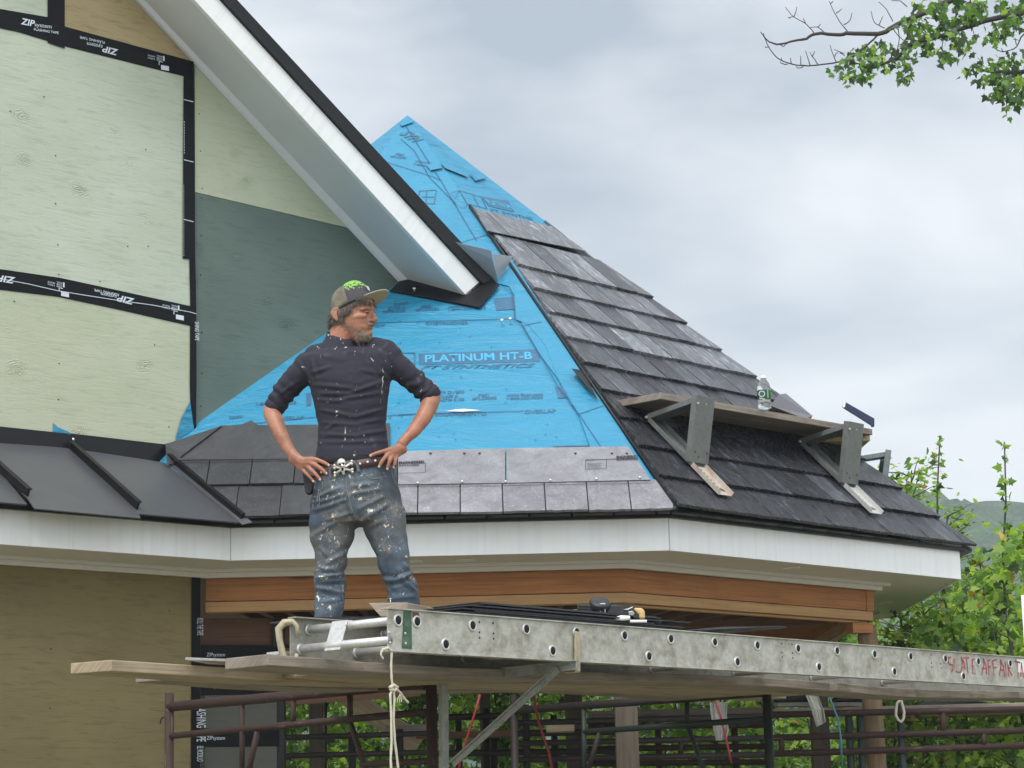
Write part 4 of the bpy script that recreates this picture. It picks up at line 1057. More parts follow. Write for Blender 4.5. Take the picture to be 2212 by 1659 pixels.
# crumpled plastic wrap strips
t = MT('plastic_wrap'); n = t.noise((60,4,1), 2, 5, .7, .5); t.set(t.mix(n, (.16,.16,.14), (.50,.50,.46)), .35); t.b.inputs['Alpha'].default_value = .85; t.bump(n, .9, .01); M['wrap'] = t.m
def wrap(L_, Rr, Y, lab):
    b = MB(); n = len(L_); rg = random.Random(2); vs = []; fs = []; K = 9
    for i in range(n):
        for k in range(K):
            f = k/(K-1); x = L_[i][0]+(Rr[i][0]-L_[i][0])*f; y = L_[i][1]+(Rr[i][1]-L_[i][1])*f
            vs.append(aty(x, y, Y+rg.uniform(-.025,.025)))
    for i in range(n-1):
        for k in range(K-1): a = i*K+k; fs.append((a, a+1, a+K+1, a+K))
    b.raw(vs, fs, ZU, 0, False); o = b.build('plastic_wrap', M['wrap'], None); tag(o, lab, 'wrap')
    s_ = o.modifiers.new('s', 'SOLIDIFY'); s_.thickness = .002
wrap([(1533,1518),(1535,1540),(1539,1565),(1547,1600)],[(1572,1516),(1570,1545),(1574,1575),(1570,1598)], 12.6, 'crumpled clear plastic wrap hanging beside the short red cord')
wrap([(1728,1462),(1740,1500),(1752,1530),(1764,1570)],[(1760,1470),(1770,1510),(1780,1535),(1784,1560)], 12.4, 'crumpled grey plastic wrap hanging from the ladder near the black shoes')
# ---------------- things on the walkway
M['block'] = m_wood('grey_block_wood', (.30,.24,.18), (.42,.35,.27), (.12,.09,.07), 3, .85, .6, .5)
b = MB(); bz = LT+.006; q = aty(795,1312,8.62); q.z = bz; ex = V((.155,.02,0)); ey = V((.12,.33,0))
b.hexa([q+V((.05,0,-.0)), q+ex, q+ex+ey, q+ey, q+V((0,0,.056)), q+ex+V((0,0,.056)), q+ex+ey+V((0,0,.056)), q+ey+V((0,0,.056))], ey.normalized()); blk = b.build('wood_block', M['block'], None, .003); tag(blk, 'grey wood block set on the ladder end in front of the worker', 'wood block')
b = MB(); c = q+V((.085,.06,.056)); b.tube([c, c+ZU*.02], .0022, 6); b.lathe(c+ZU*.02, [(.006,0),(.006,.002)], 8); nl = b.build('nail', M['nail'], blk)
M['shingle'] = m_slate('black_slate_shingle', (.010,.011,.014), (.02,.021,.025), .45, .25, .3)
def sheet(name, pts, th, lab, cat='roof slate', grp='black slates stacked on the ladder', seed=0):
    b = MB(); b.prism(pts, V((0,0,th)), LD); o = b.build(name, M['shingle'], None, .0015); tag(o, lab, cat, grp); return o
zt = LT+.006
rr = random.Random(21)
ORD = ['lowest','second','third','fourth','fifth','sixth','seventh','eighth','topmost']
for k in range(9):
    l0 = .36+rr.uniform(0,.16)+k*.02; l1 = l0+1.30+rr.uniform(0,.25)-k*.02; p0 = .01+rr.uniform(0,.03)+k*.004; p1 = p0+.40
    z0 = zt+k*.0068
    pts = [pos(l0,p0,z0), pos(l1,p0,z0), pos(l1,p1,z0), pos(l0,p1,z0)]
    sheet('roof_slate', pts, .0055, 'long black slate strip under the nail gun, %s of its stack' % ORD[k])
b = MB(); b.prism([pos(.18,.62,zt+.012), pos(.62,.46,zt+.03), pos(.66,.66,zt+.03), pos(.2,.86,zt+.012)], V((0,0,.006)), LD); o = b.build('roof_slate', M['shingle'], None); tag(o, 'single black slate strip poking out left behind the worker\'s shin', 'roof slate')
for k in range(7):
    l0 = 2.0+k*.05; z0 = zt+.005+k*.0055; l1 = l0+.62-k*.02
    A = pos(l0,.02+k*.012,z0); B = pos(l1,.01+k*.012,z0+.046-k*.004)
    pts = [A, B, B+PD*.34, A+PD*.34]
    sheet('roof_slate', pts, .0055, 'black slate right of the nail gun, %s of the fanned pile' % (ORD[k] if k < 6 else 'topmost'), grp='black slates fanned right of the nail gun')
# nail gun
M['gun'] = m_plain('black_tool_body', (.018,.019,.021), .38, .1, .4, 20, .2); M['gunrub'] = m_plain('grey_tool_metal', (.30,.31,.31), .35, .7, .3, 20); M['gunyel'] = m_plain('worn_yellow_housing', (.55,.38,.16), .5, 0, .3, 20)
gy = 9.42
def GP(x, y, dy=0.0): return aty(x, y, gy+dy)
def zg(x, y): return (1106+.25*x, 1244+.25*y)
gun = thing('nail_gun', GP(*zg(850,340)), 'black nail gun with round coil magazine and tan end lying on the slate stack', 'nail gun')
def gpoly(pts, depth, nm, mat, dy=0.0, bev=.003):
    b = MB(); b.prism([GP(*zg(*p), dy) for p in pts], V((0,depth,0)), V((1,0,0))); return b.build(nm, mat, gun, bev)
c = GP(*zg(755,250)); b = MB(); b.lathe(c+V((0,-.02,-.005)), [(.001,-.026),(.036,-.025),(.044,-.018),(.045,.016),(.040,.022),(.001,.023)], 28, V((.15,-.55,.82))); b.build('coil_magazine', M['gun'], gun)
gpoly([(563,245),(760,250),(765,325),(563,318)], .045, 'handle', M['gun'], -.04)
gpoly([(575,262),(745,266),(745,272),(575,268)], .002, 'grip_rib', M['hole'], -.045, 0); gpoly([(575,285),(745,290),(745,296),(575,291)], .002, 'grip_rib', M['hole'], -.045, 0)
gpoly([(752,238),(808,232),(812,335),(760,332)], .05, 'frame_plate', M['gunrub'], -.055); gpoly([(765,252),(798,248),(800,322),(770,320)], .03, 'frame_slot', M['hole'], -.058, .001)
gpoly([(808,262),(870,250),(945,258),(950,300),(1000,285),(1055,305),(1090,330),(1100,368),(1060,368),(1020,340),(930,345),(812,328)], .05, 'body', M['gun'], -.03)
gpoly([(1003,308),(1040,300),(1062,320),(1050,345),(1010,340)], .01, 'nose_plate', M['gunrub'], -.045); gpoly([(950,290),(1000,282),(1045,262),(1050,275),(1005,300)], .03, 'safety_lever', M['gunrub'], -.035)
gpoly([(1050,275),(1125,275),(1148,305),(1152,370),(1100,372),(1095,335),(1060,300)], .055, 'end_cap', M['gunyel'], -.03, .008)
b = MB(); b.tube([GP(*zg(480,308)), GP(*zg(565,303))], .007, 8); b.build('air_fitting', M['gunyel'], gun); b = MB(); b.tube([GP(*zg(400,303)), GP(*zg(480,306))], .005, 8); b.build('air_plug', M['gunrub'], gun)
b = MB(); b.tube([GP(*zg(860,385),-.06), GP(*zg(940,365),-.06), GP(*zg(1020,362),-.06)], [.008,.012,.009], 8); b.tube([GP(*zg(1020,392),-.08), GP(*zg(1165,392),-.08)], .006, 8); o = b.build('caulk_tube', M['white'], None); tag(o, 'crushed white tube lying in front of the nail gun', 'tube')
# shoes of a second worker on the rear deck
M['shoe'] = m_plain('black_shoe', (.012,.012,.014), .55, 0, .4, 30, .3); M['sole'] = m_plain('grey_shoe_sole', (.20,.19,.17), .7, 0, .3, 40, .3)
def shoe(x, y, Y, ang_, lab):
    c = aty(x, y, Y); root = thing('shoe', c, lab, 'shoe', 'black work shoes on the rear deck')
    rot = Matrix.Rotation(ang_, 3, 'Z'); up = MB(); so = MB(); rows = []
    prof = [(-.135,.030,.050,.02),(-.10,.042,.085,0),(-.04,.043,.105,0),(.02,.045,.085,0),(.07,.050,.060,0),(.12,.045,.050,0),(.155,.025,.035,.006)]
    vs = []; fs = []; K = 12
    for (lx, w_, h, zb_) in prof:
        for k in range(K):
            a = 2*math.pi*k/K; zz_ = .022+zb_+(h-zb_)*(.5+.5*math.sin(a))*.95; yy_ = w_*math.cos(a)*(1-.25*max(0, math.sin(a)))
            vs.append(c+rot @ V((lx, yy_, zz_)))
    for i in range(len(prof)-1):
        for k in range(K): fs.append((i*K+k, i*K+(k+1) % K, (i+1)*K+(k+1) % K, (i+1)*K+k))
    fs.append(tuple(reversed(range(K)))); fs.append(tuple((len(prof)-1)*K+k for k in range(K)))
    up.raw(vs, fs, None, 0, True); o = up.build('upper', M['shoe'], root); sb = o.modifiers.new('s', 'SUBSURF'); sb.levels = 1; sb.render_levels = 2
    outl = [(.16,.0),(.14,.035),(.07,.052),(-.02,.043),(-.11,.042),(-.14,.02),(-.14,-.02),(-.11,-.042),(-.02,-.043),(.07,-.052),(.14,-.035)]
    so.prism([c+rot @ V((a, bb, 0)) for a, bb in outl], V((0,0,.028)), V((1,0,0))); so.build('sole', M['sole'], root, .005)
    b = MB(); b.tube([c+rot @ V((-.08,0,.09)), c+rot @ V((-.075,0,.15))], [.04,.045], 12); b.build('ankle_collar', M['shoe'], root)
zsh = 1527
shoe(1720, zsh, 14.6, R(195), 'black work shoe left of the teal cord, toe pointing left')
shoe(1838, zsh, 14.6, R(215), 'black work shoe with grey sole partly behind the log post')
b = MB(); rr = random.Random(4)
# bundle of black slates at the right
for k in range(6):
    a = aty(1955+k*6, 1531-k*2.6, 14.7); c = aty(2150-k*9, 1517-k*1.0+6, 14.7); b2 = MB(); b2.beam(a, c, ZU, .3, .007); o = b2.build('roof_slate', M['shingle'], None); tag(o, 'black slate beyond the white rope loop, %s of the low bundle' % (ORD[k] if k < 5 else 'topmost'), 'roof slate', 'slate bundle on the right rear deck')
# white rope loop on the dark post
b = MB(); 
lp = [(1945,1512),(1938,1518),(1936,1530),(1935,1545),(1940,1555),(1947,1560),(1952,1552),(1953,1538),(1950,1526),(1947,1514),(1942,1509)]
b.tube([aty(x, y, 14.13) for x, y in lp], .009, 8); o = b.build('rope_loop', M['rope'], None); tag(o, 'pale rope loop tied round the dark tube right of the log', 'rope')
# white pipe at the far right edge
b = MB(); b.tube([aty(2213, 1286, 12.6), V((aty(2218,1420,12.6).x, 12.6, 0.0))], .020, 14); o = b.build('standing_pipe', M['white'], None); tag(o, 'white pipe standing at the right edge of the view', 'pipe')
# ---------------- roof brackets with plank and bottle
Vl = Plane(Rp.hit(1398,909,.05), Rp.u, Rp.r)      # left cheek plane
if Vl.n.dot(CAM-Vl.o) < 0: Vl.n = -Vl.n
hR = V((Rp.n.x, Rp.n.y, 0)).normalized()
T = Rp.hit(1398, 909, .05); S2 = Rp.hit(1561, 1070, .05); S2 = T + Rp.u*(S2-T).dot(Rp.u)
wB = .125
E = hitp(1507, 866, T, Rp.r); zA = E.z
print('bracket T', T, 'E', E, 'arm len', (E-T).length)
rbk = thing('roof_bracket', Rp.hit(1509,1005), 'galvanised roof bracket with a rust-tipped foot, at the left end of the roof plank', 'roof bracket', 'roof brackets holding the planks')
rv = Rp.r
def chan(a, c, up, w_, h_, nm, mat):
    """U channel from a to c, left edge at a; w along the eave"""
    b = MB(); d = (c-a).normalized()
    for off in (0, w_-.004): b.hexa([a+rv*off, c+rv*off, c+rv*(off+.004), a+rv*(off+.004), a+rv*off+up*h_, c+rv*off+up*h_, c+rv*(off+.004)+up*h_, a+rv*(off+.004)+up*h_], d)
    b.hexa([a+rv*.004, c+rv*.004, c+rv*(w_-.004), a+rv*(w_-.004), a+rv*.004+up*.004, c+rv*.004+up*.004, c+rv*(w_-.004)+up*.004, a+rv*(w_-.004)+up*.004], d)
    return b.build(nm, mat, rbk, .001)
midp = T.lerp(S2, .62)
chan(T+Rp.n*.0, midp, Rp.n, wB, .028, 'roof_rail', M['galv'])
foot = chan(midp, S2, Rp.n, wB, .028, 'rail_foot', M['galv_rust'])
b = MB()
for k in range(7):
    c = midp.lerp(S2, .08+k*.12)+Rp.n*.006+rv*(.03 if k < 6 else .06); b.hexa([c, c+rv*.03-Rp.u*.02, c+rv*.035-Rp.u*.012, c+rv*.005+Rp.u*.008, c+Rp.n*.002, c+rv*.03-Rp.u*.02+Rp.n*.002, c+rv*.035-Rp.u*.012+Rp.n*.002, c+rv*.005+Rp.u*.008+Rp.n*.002])
b.build('rail_slots', M['hole'], foot)
Sb = hitp(1494, 998, T, Rp.r); St = hitp(1509, 853, T, Rp.r); dS = (St-Sb).normalized(); outS = rv.cross(dS); outS = outS if outS.dot(hR) > 0 else -outS
wS = .155
b = MB(); b.hexa([Sb-rv*.012, Sb+rv*wS, Sb+rv*wS-outS*.004, Sb-rv*.012-outS*.004, St-rv*.012, St+rv*wS, St+rv*wS-outS*.004, St-rv*.012-outS*.004], dS)
for o_ in (-.012, wS-.004): b.hexa([Sb+rv*o_-outS*.004, Sb+rv*(o_+.004)-outS*.004, Sb+rv*(o_+.004)-outS*.04, Sb+rv*o_-outS*.04, St+rv*o_-outS*.004, St+rv*(o_+.004)-outS*.004, St+rv*(o_+.004)-outS*.04, St+rv*o_-outS*.04], dS)
stt = b.build('strut', M['galv'], rbk, .002)
b = MB()
for f, g_ in ((.09,.35),(.16,.15),(.16,.85)): b.lathe(Sb.lerp(St, f)+rv*wS*g_+outS*.001, [(.005,0),(.005,.0008)], 8, outS)
b.build('strut_holes', M['hole'], stt)
b = MB(); b.lathe(Sb.lerp(St, .88)+rv*wS*.5+outS*.001, [(.006,0),(.006,.0008)], 8, outS); b.lathe(St-dS*.05+rv*.0+outS*.001, [(.009,0),(.008,.006),(.004,.008)], 8, outS); b.build('bolt', M['galv_rust'], stt)
Ta = V((T.x, T.y, T.z))+ZU*.01
Ea = V((E.x, E.y, T.z+.01)) + ZU*(zA-T.z-.01)
chan(Ta, Ea, ZU, wB, .03, 'arm', M['galv'])
b = MB(); b.tube([Ta-rv*.012+ZU*.01, Ta+rv*(wB+.012)+ZU*.01], .009, 8); b.build('hinge_bolt', M['galv_rust'], rbk)
def copy_tree(o, parent=None):
    c = o.copy(); col.objects.link(c); mpi = o.matrix_parent_inverse.copy(); c.parent = parent; c.matrix_parent_inverse = mpi
    for ch in [x for x in bpy.data.objects if x.parent == o]: copy_tree(ch, c)
    return c
rb2 = copy_tree(rbk); S_t = Rp.hit(1728, 962, .05); T1 = Rp.hit(1398, 909, .05); sh = Rp.r*((S_t-T1).dot(Rp.r)+.015)+Rp.u*.040
rb2.location = rbk.location+sh
rb2['label'] = 'galvanised roof bracket at the right end of the roof plank'
for ch in [x for x in bpy.data.objects if x.parent == rb2]:
    if ch.data.materials[0] == M['galv_rust'] and ch.name.startswith('rail_foot'):
        ch.data = ch.data.copy(); ch.data.materials[0] = M['galv_lt']
zpk = Ea.z+.034
c0_ = hz(1352, 884, zpk); c1_ = hz(1428, 862, zpk); c2 = hz(1914, 945, zpk)
du = Rp.r; dh = -hR
Lp = (c2-c1_).dot(du); wp = (c1_-c0_).dot(hR)
print('plank', Lp, wp)
b = MB(); q = c1_; du2 = (du+ZU*.030/Lp)-hR*.006; b.hexa([q, q+du2*Lp, q+du2*Lp-hR*wp, q-hR*wp, q+ZU*.04, q+du2*Lp+ZU*.04, q+du2*Lp-hR*wp+ZU*.04, q-hR*wp+ZU*.04], du)
rpk = b.build('roof_plank', M['plank_grey'], None, .004); tag(rpk, 'weathered plank on two roof brackets with the water bottle on it', 'plank', 'planks on roof brackets')
# around the corner: bracket and pale plank on the next face
BSH = .10
rb3 = copy_tree(rbk); th_ = R(45); cc3 = V((AP.x, AP.y, 0))
rl = rbk.location+Rp.r*BSH; rz_ = Matrix.Rotation(th_, 3, 'Z'); nl_ = rz_ @ (rl-cc3)+cc3
rb3.location = nl_; rb3.rotation_euler = (0, 0, th_); rb3['label'] = 'galvanised roof bracket seen edge-on beyond the far hip'
b = MB(); q0 = c1_+Rp.r*(BSH-.35); 
def rt(p): return rz_ @ (p-cc3)+cc3
q = q0; b.hexa([rt(p) for p in [q, q+du*.9, q+du*.9-hR*wp, q-hR*wp, q+ZU*.04, q+du*.9+ZU*.04, q+du*.9-hR*wp+ZU*.04, q-hR*wp+ZU*.04]], rz_ @ du)
o = b.build('roof_plank', M['plank_yel'], None, .004); tag(o, 'pale new plank beyond the far hip of the roof', 'plank', 'planks on roof brackets')
# bottle
zb_ = zpk+.04+.016; bc = hz(1652, 884, zb_); sc_ = (bc-CAM).dot(fwd)/F
hB = 73*sc_; rB = 14.6*sc_
bot_ = thing('water_bottle', bc, 'half-full clear plastic water bottle standing on the roof plank', 'bottle')
t = MT('clear_plastic'); t.set((.93,.96,.97), .06); t.b.inputs['Transmission Weight'].default_value = .9; t.b.inputs['IOR'].default_value = 1.12; M['clear'] = t.m
t = MT('water'); t.set((.90,.95,.95), .02); t.b.inputs['Transmission Weight'].default_value = 1; t.b.inputs['IOR'].default_value = 1.2; M['water'] = t.m
b = MB(); pr_ = [(.80,0),(.98,.03),(1.0,.08),(.95,.11),(1.0,.14),(.95,.18),(1.0,.21),(.96,.25),(.96,.56),(1.0,.60),(.96,.68),(.80,.78),(.50,.86),(.40,.90),(.38,.93)]
b.lathe(bc+ZU*.001, [(r_*rB, h_*hB) for r_, h_ in pr_], 24); b.build('bottle_body', M['clear'], bot_)
b = MB(); b.lathe(bc+ZU*.003, [(.78*rB,0),(.93*rB,.03*hB),(.92*rB,.24*hB)], 20); b.build('water', M['water'], bot_)
b = MB(); b.lathe(bc, [(.44*rB,.92*hB),(.46*rB,.93*hB),(.46*rB,.985*hB),(.38*rB,1.0*hB)], 20); b.build('cap', M['white'], bot_)
b = MB(); b.lathe(bc, [(1.0*rB,.30*hB),(1.01*rB,.31*hB),(1.01*rB,.55*hB),(1.0*rB,.56*hB)], 24); lb = b.build('label', m_flat('dark_green_label', (.008,.06,.035), .4), bot_)
fcam = (CAM-bc); fcam.z = 0; fcam.normalize()
Lpn = Plane(bc+fcam*rB*1.03+ZU*hB*.43, V((1,0,0)), fcam)
b = MB(); cN = Lpn.o; K = 16; xr = Lpn.r; 
b.face([cN-xr*rB*.32+xr*rB*.48*math.cos(2*math.pi*k/K)+ZU*rB*.45*math.sin(2*math.pi*k/K)-fcam*rB*.0 for k in range(K)], xr); b.build('label_oval', M['nail'], lb)
b = MB(); cN = Lpn.o+fcam*.0006; b.face([cN-xr*rB*.32+xr*rB*.40*math.cos(2*math.pi*k/K)+ZU*rB*.37*math.sin(2*math.pi*k/K) for k in range(K)], xr); b.build('label_oval', m_flat('label_green', (.01,.10,.05), .4), lb)
b = MB(); cN = Lpn.o-fcam*rB*.10+xr*rB*.48; b.face([cN+xr*rB*.0-ZU*rB*.62, cN+xr*rB*.16-ZU*rB*.62, cN+xr*rB*.16+ZU*rB*.62, cN+ZU*rB*.62], xr); b.build('label_stripe', m_flat('label_lime', (.12,.50,.10), .4), lb)
lp2 = Plane(Lpn.o+fcam*.0012, xr, fcam)
text('Spring', lp2, (1640,861), (1652,863), M['nail'], lb, 4, 'printed_text', 0, .2)
# blue metal bar leaning over the plank end
M['navy'] = m_plain('navy_metal', (.018,.028,.075), .4, .2)
yb = (hz(1880,930,zpk+.04)).y
b = MB(); b.prism([aty(x, y, yb) for x, y in ((1826,868),(1889,904),(1889,921),(1884,921),(1882,917),(1877,914),(1823,880))], V((.0,.035,0)), V((1,0,-.5)))
o = b.build('metal_bar', M['navy'], None, .002); tag(o, 'dark blue angled metal bar sticking up behind the plank end', 'bar')
b = MB(); b.prism([aty(x, y, yb-.002) for x, y in ((1822,867),(1827,868),(1825,880),(1820,879))], V((.0,.035,0)), V((1,0,-.5))); b.build('bar_tip', M['nail'], o)
# ================================================================== THE WORKER
YM = 9.65; K_ = YM*math.cos(0)/F     # metres per photo pixel at the worker is about YM/F
def PM(px, py, dy=0.0): return aty(px, py, YM+dy)
S1 = (PM(800,1000)-PM(799,1000)).length
def z1(a, b): return (553+.25*a, 553+.25*b)
def z2(a, b): return (553+.25*a, 967.7+.25*b)
def fuse(mb, voxel, smooth=6, name='x', fac=.5):
    me = bpy.data.meshes.new('tmp'); me.from_pydata([tuple(p) for p in mb.v], [], mb.f)
    o = bpy.data.objects.new('tmp', me); col.objects.link(o)
    r_ = o.modifiers.new('r', 'REMESH'); r_.mode = 'VOXEL'; r_.voxel_size = voxel; r_.use_smooth_shade = True
    if smooth: sm = o.modifiers.new('s', 'SMOOTH'); sm.factor = fac; sm.iterations = smooth
    bpy.context.view_layer.update(); dg = bpy.context.evaluated_depsgraph_get()
    out_ = bpy.data.meshes.new_from_object(o.evaluated_get(dg)); bpy.data.objects.remove(o); bpy.data.meshes.remove(me)
    for p in out_.polygons: p.use_smooth = True
    out_.name = name; return out_
def addmesh(me, name, mat, parent):
    me.materials.clear(); me.materials.append(mat); o = bpy.data.objects.new(name, me); col.objects.link(o)
    if parent is not None:
        o.parent = parent; o.matrix_parent_inverse = Matrix.Translation(world_loc(parent)).inverted()
    return o
def vloft(b, rings, seg=28, sq=2.3):
    """rings: (y_px, xl, xr, dy, depth_half)"""
    vs = []; fs = []; n = len(rings)
    for (y, xl, xr, dy, dh) in rings:
        c = PM((xl+xr)/2, y, dy); hw = (xr-xl)/2*S1
        for k in range(seg):
            a = 2*math.pi*k/seg; ca, sa = math.cos(a), math.sin(a)
            vs.append(c+V((hw*math.copysign(abs(ca)**(2/sq), ca), dh*math.copysign(abs(sa)**(2/sq), sa), 0)))
    for i in range(n-1):
        for k in range(seg): fs.append((i*seg+k, (i+1)*seg+k, (i+1)*seg+(k+1) % seg, i*seg+(k+1) % seg))
    fs.append(tuple(range(seg))); fs.append(tuple(reversed([(n-1)*seg+k for k in range(seg)])))
    b.raw(vs, fs)
def ball(b, c, rx, ry=None, rz=None, rot=None, seg=20, rings=12):
    ry = ry or rx; rz = rz or rx; vs = []; fs = []
    for i in range(rings+1):
        ph = math.pi*i/rings
        for k in range(seg):
            a = 2*math.pi*k/seg; p = V((rx*math.sin(ph)*math.cos(a), ry*math.sin(ph)*math.sin(a), rz*math.cos(ph)))
            if rot is not None: p = rot @ p
            vs.append(V(c)+p)
    for i in range(rings):
        for k in range(seg): fs.append((i*seg+k, (i+1)*seg+k, (i+1)*seg+(k+1) % seg, i*seg+(k+1) % seg))
    b.raw(vs, fs)
def limb(b, pts, seg=16):
    """pts: (px,py,dy,radius_m); resampled with rounded ends"""
    P_ = [PM(p[0], p[1], p[2]) for p in pts]; rs = [p[3] for p in pts]
    Q = []; Rr = []
    for i in range(len(P_)-1):
        a = P_[max(i-1, 0)]; c = P_[i]; d = P_[i+1]; e_ = P_[min(i+2, len(P_)-1)]
        for k in range(6):
            t_ = k/6; Q.append(.5*((2*c)+(d-a)*t_+(2*a-5*c+4*d-e_)*t_*t_+(3*c-a-3*d+e_)*t_**3)); s_ = t_*t_*(3-2*t_); Rr.append(rs[i]*(1-s_)+rs[i+1]*s_)
    Q.append(P_[-1]); Rr.append(rs[-1])
    b.tube(Q, Rr, seg); ball(b, Q[0], Rr[0]); ball(b, Q[-1], Rr[-1])
class VV:
    __slots__ = ('co', 'normal')
    def __init__(s, c, n): s.co = c; s.normal = n
def edit(me, fn):
    vs = [VV(v.co.copy(), v.normal.copy()) for v in me.vertices]
    for v in vs: fn(v)
    me.vertices.foreach_set('co', [c for v in vs for c in v.co]); me.update()
def px_of(p):
    d = V(p)-CAM; z = d.dot(fwd); return 1106+F*d.dot(cr)/z, 829.5-F*d.dot(cu)/z
# --- head frame
YAW = R(22)
hx = V((math.cos(YAW), -math.sin(YAW), 0)); hy = V((-math.sin(YAW), -math.cos(YAW), 0)); hzv = V((0,0,1))   # forward, towards camera side, up
HC = PM(762, 675, .0)
def H_(f, l, z): return HC+hx*f+hy*l+hzv*z
skin = MB()
# torso core under the clothes, legs, feet: one continuous body
vloft(skin, [(768,690,800,0,.06),(780,665,840,0,.075),(800,665,840,0,.09),(880,690,824,0,.095),(960,696,826,0,.095),(1030,692,842,0,.10),(1100,690,858,0,.105),(1130,690,860,0,.10)])
for L_ in ([(718,1120,0,.080),(716,1200,0,.052),(712,1262,0,.036),(710,1340,0,.038),(708,1440,0,.034)], [(826,1120,0,.080),(848,1200,0,.052),(862,1262,0,.036),(872,1340,0,.038),(875,1440,0,.034)]): limb(skin, L_)
for fx in (708, 875): limb(skin, [(fx,1452,.03,.04),(fx+2,1455,-.05,.038),(fx+3,1459,-.13,.032)])
# neck
limb(skin, [(731,752,.01,.062),(738,728,.005,.058),(748,700,.0,.056),(756,680,0,.055)])
limb(skin, [(722,762,.0,.045),(700,775,.0,.04)])
ball(skin, PM(762,722,-.045), .008)
# head slices (face looks to image right, a little to the camera)
prof = [(622,740,784,.045),(632,726,798,.066),(645,717,806,.076),(660,716,809,.078),(671,717,811,.077),(679,718,806,.075),(690,720,807,.073),(700,724,808,.070),(708,729,806,.066),(715,736,806,.061),(722,744,803,.056),(731,752,802,.048),(740,762,798,.036),(745,772,792,.02)]
vs = []; fs = []; SG = 32
for (y, xb, xf, hw) in prof:
    zz_ = -(y-675)*S1; xc = ((xb+xf)/2-762)*S1; hl = (xf-xb)/2*S1*1.03
    for k in range(SG):
        a = 2*math.pi*k/SG; ca, sa = math.cos(a), math.sin(a)
        wf = 1-.22*max(0, ca)**2 if y > 660 else 1
        vs.append(H_(xc+hl*math.copysign(abs(ca)**.92, ca), hw*sa*wf, zz_))
for i in range(len(prof)-1):
    for k in range(SG): fs.append((i*SG+k, (i+1)*SG+k, (i+1)*SG+(k+1) % SG, i*SG+(k+1) % SG))
fs.append(tuple(range(SG))); fs.append(tuple(reversed([(len(prof)-1)*SG+k for k in range(SG)])))
skin.raw(vs, fs)
def hp(px, l, py): return H_((px-762)*S1*1.04, l, -(py-675)*S1)
def hl(pts, seg=12):
    P_ = [hp(p[0], p[1], p[2]) for p in pts]; rs = [p[3] for p in pts]; skin.tube(P_, rs, seg); ball(skin, P_[0], rs[0]); ball(skin, P_[-1], rs[-1])
hl([(806,0,679,.009),(811,0,689,.011),(815,0,697,.0115),(811,0,700,.012)]); 
for s_ in (1, -1):
    hl([(808,.012*s_,699,.008),(806,.014*s_,699,.008)]); hl([(806,.008*s_,672,.010),(802,.040*s_,673,.010),(795,.052*s_,677,.008)])
    hl([(797,.040*s_,690,.013),(786,.052*s_,692,.014),(774,.058*s_,694,.014)])
hl([(806,.0,708,.007),(804,.016,709,.006),(800,.025,711,.004)]); hl([(806,.0,714,.0075),(803,.016,714,.006),(799,.024,713,.004)]); hl([(800,0,726,.015),(798,0,730,.013)])
# ear (camera side) and the other one
for s_ in (1, -1):
    hl([(745,.078*s_,671,.006),(737,.084*s_,673,.007),(734,.086*s_,682,.0075),(737,.083*s_,692,.0065),(743,.078*s_,698,.006)])
    hl([(744,.076*s_,674,.0075),(741,.079*s_,680,.0085),(741,.079*s_,688,.0085),(744,.076*s_,695,.007)])
# arms: image-left
limb(skin, [(655,800,.0,.045),(620,840,.035,.038),(594,870,.05,.035),(587,890,.04,.0385),(594,908,.01,.038),(607,940,-.02,.033),(620,964,-.035,.027),(631,980,-.045,.0235),(640,990,-.055,.024)])
limb(skin, [(848,775,.0,.045),(890,815,.03,.043),(928,852,.045,.042),(929,870,.03,.041),(917,897,.0,.038),(898,926,-.03,.031),(880,945,-.05,.0245),(868,958,-.06,.023)])
# hands: back of the hand as a few fused bars, then five separate fingers
def zl(a, b, dy, r_): return (*z2(a, b), dy, r_)
for L_ in ([(330,70,-.055,.022),(400,105,-.075,.016),(478,95,-.095,.0125)], [(330,80,-.055,.022),(400,125,-.075,.016),(468,125,-.092,.0125)], [(325,90,-.05,.022),(390,145,-.068,.015),(440,155,-.082,.0125)], [(320,100,-.045,.021),(370,155,-.058,.014),(402,182,-.068,.0115)]):
    limb(skin, [zl(*p) for p in L_], 12)
for L_ in ([(478,95,-.095,.0115),(520,100,-.106,.0100),(575,120,-.112,.0092),(628,149,-.116,.0080)], [(468,125,-.092,.0118),(520,150,-.106,.0102),(570,185,-.112,.0095),(608,220,-.114,.0082)],
           [(440,155,-.082,.0112),(478,190,-.098,.0098),(520,232,-.108,.0090),(553,272,-.110,.0080)], [(402,182,-.068,.0100),(430,215,-.086,.0088),(465,252,-.098,.0080),(496,288,-.102,.0070)],
           [(335,95,-.03,.018),(372,120,.01,.0135),(420,140,.045,.0115),(460,150,.07,.0100)]):
    limb(skin, [zl(*p) for p in L_], 10)
for L_ in ([(1250,-10,-.06,.022),(1190,10,-.085,.016),(1135,22,-.105,.0125)], [(1255,0,-.06,.022),(1200,28,-.083,.016),(1150,48,-.103,.0128)], [(1262,10,-.055,.022),(1215,40,-.075,.015),(1180,62,-.092,.0125)], [(1270,15,-.05,.02),(1240,45,-.062,.014),(1215,65,-.076,.0115)]):
    limb(skin, [zl(*p) for p in L_], 12)
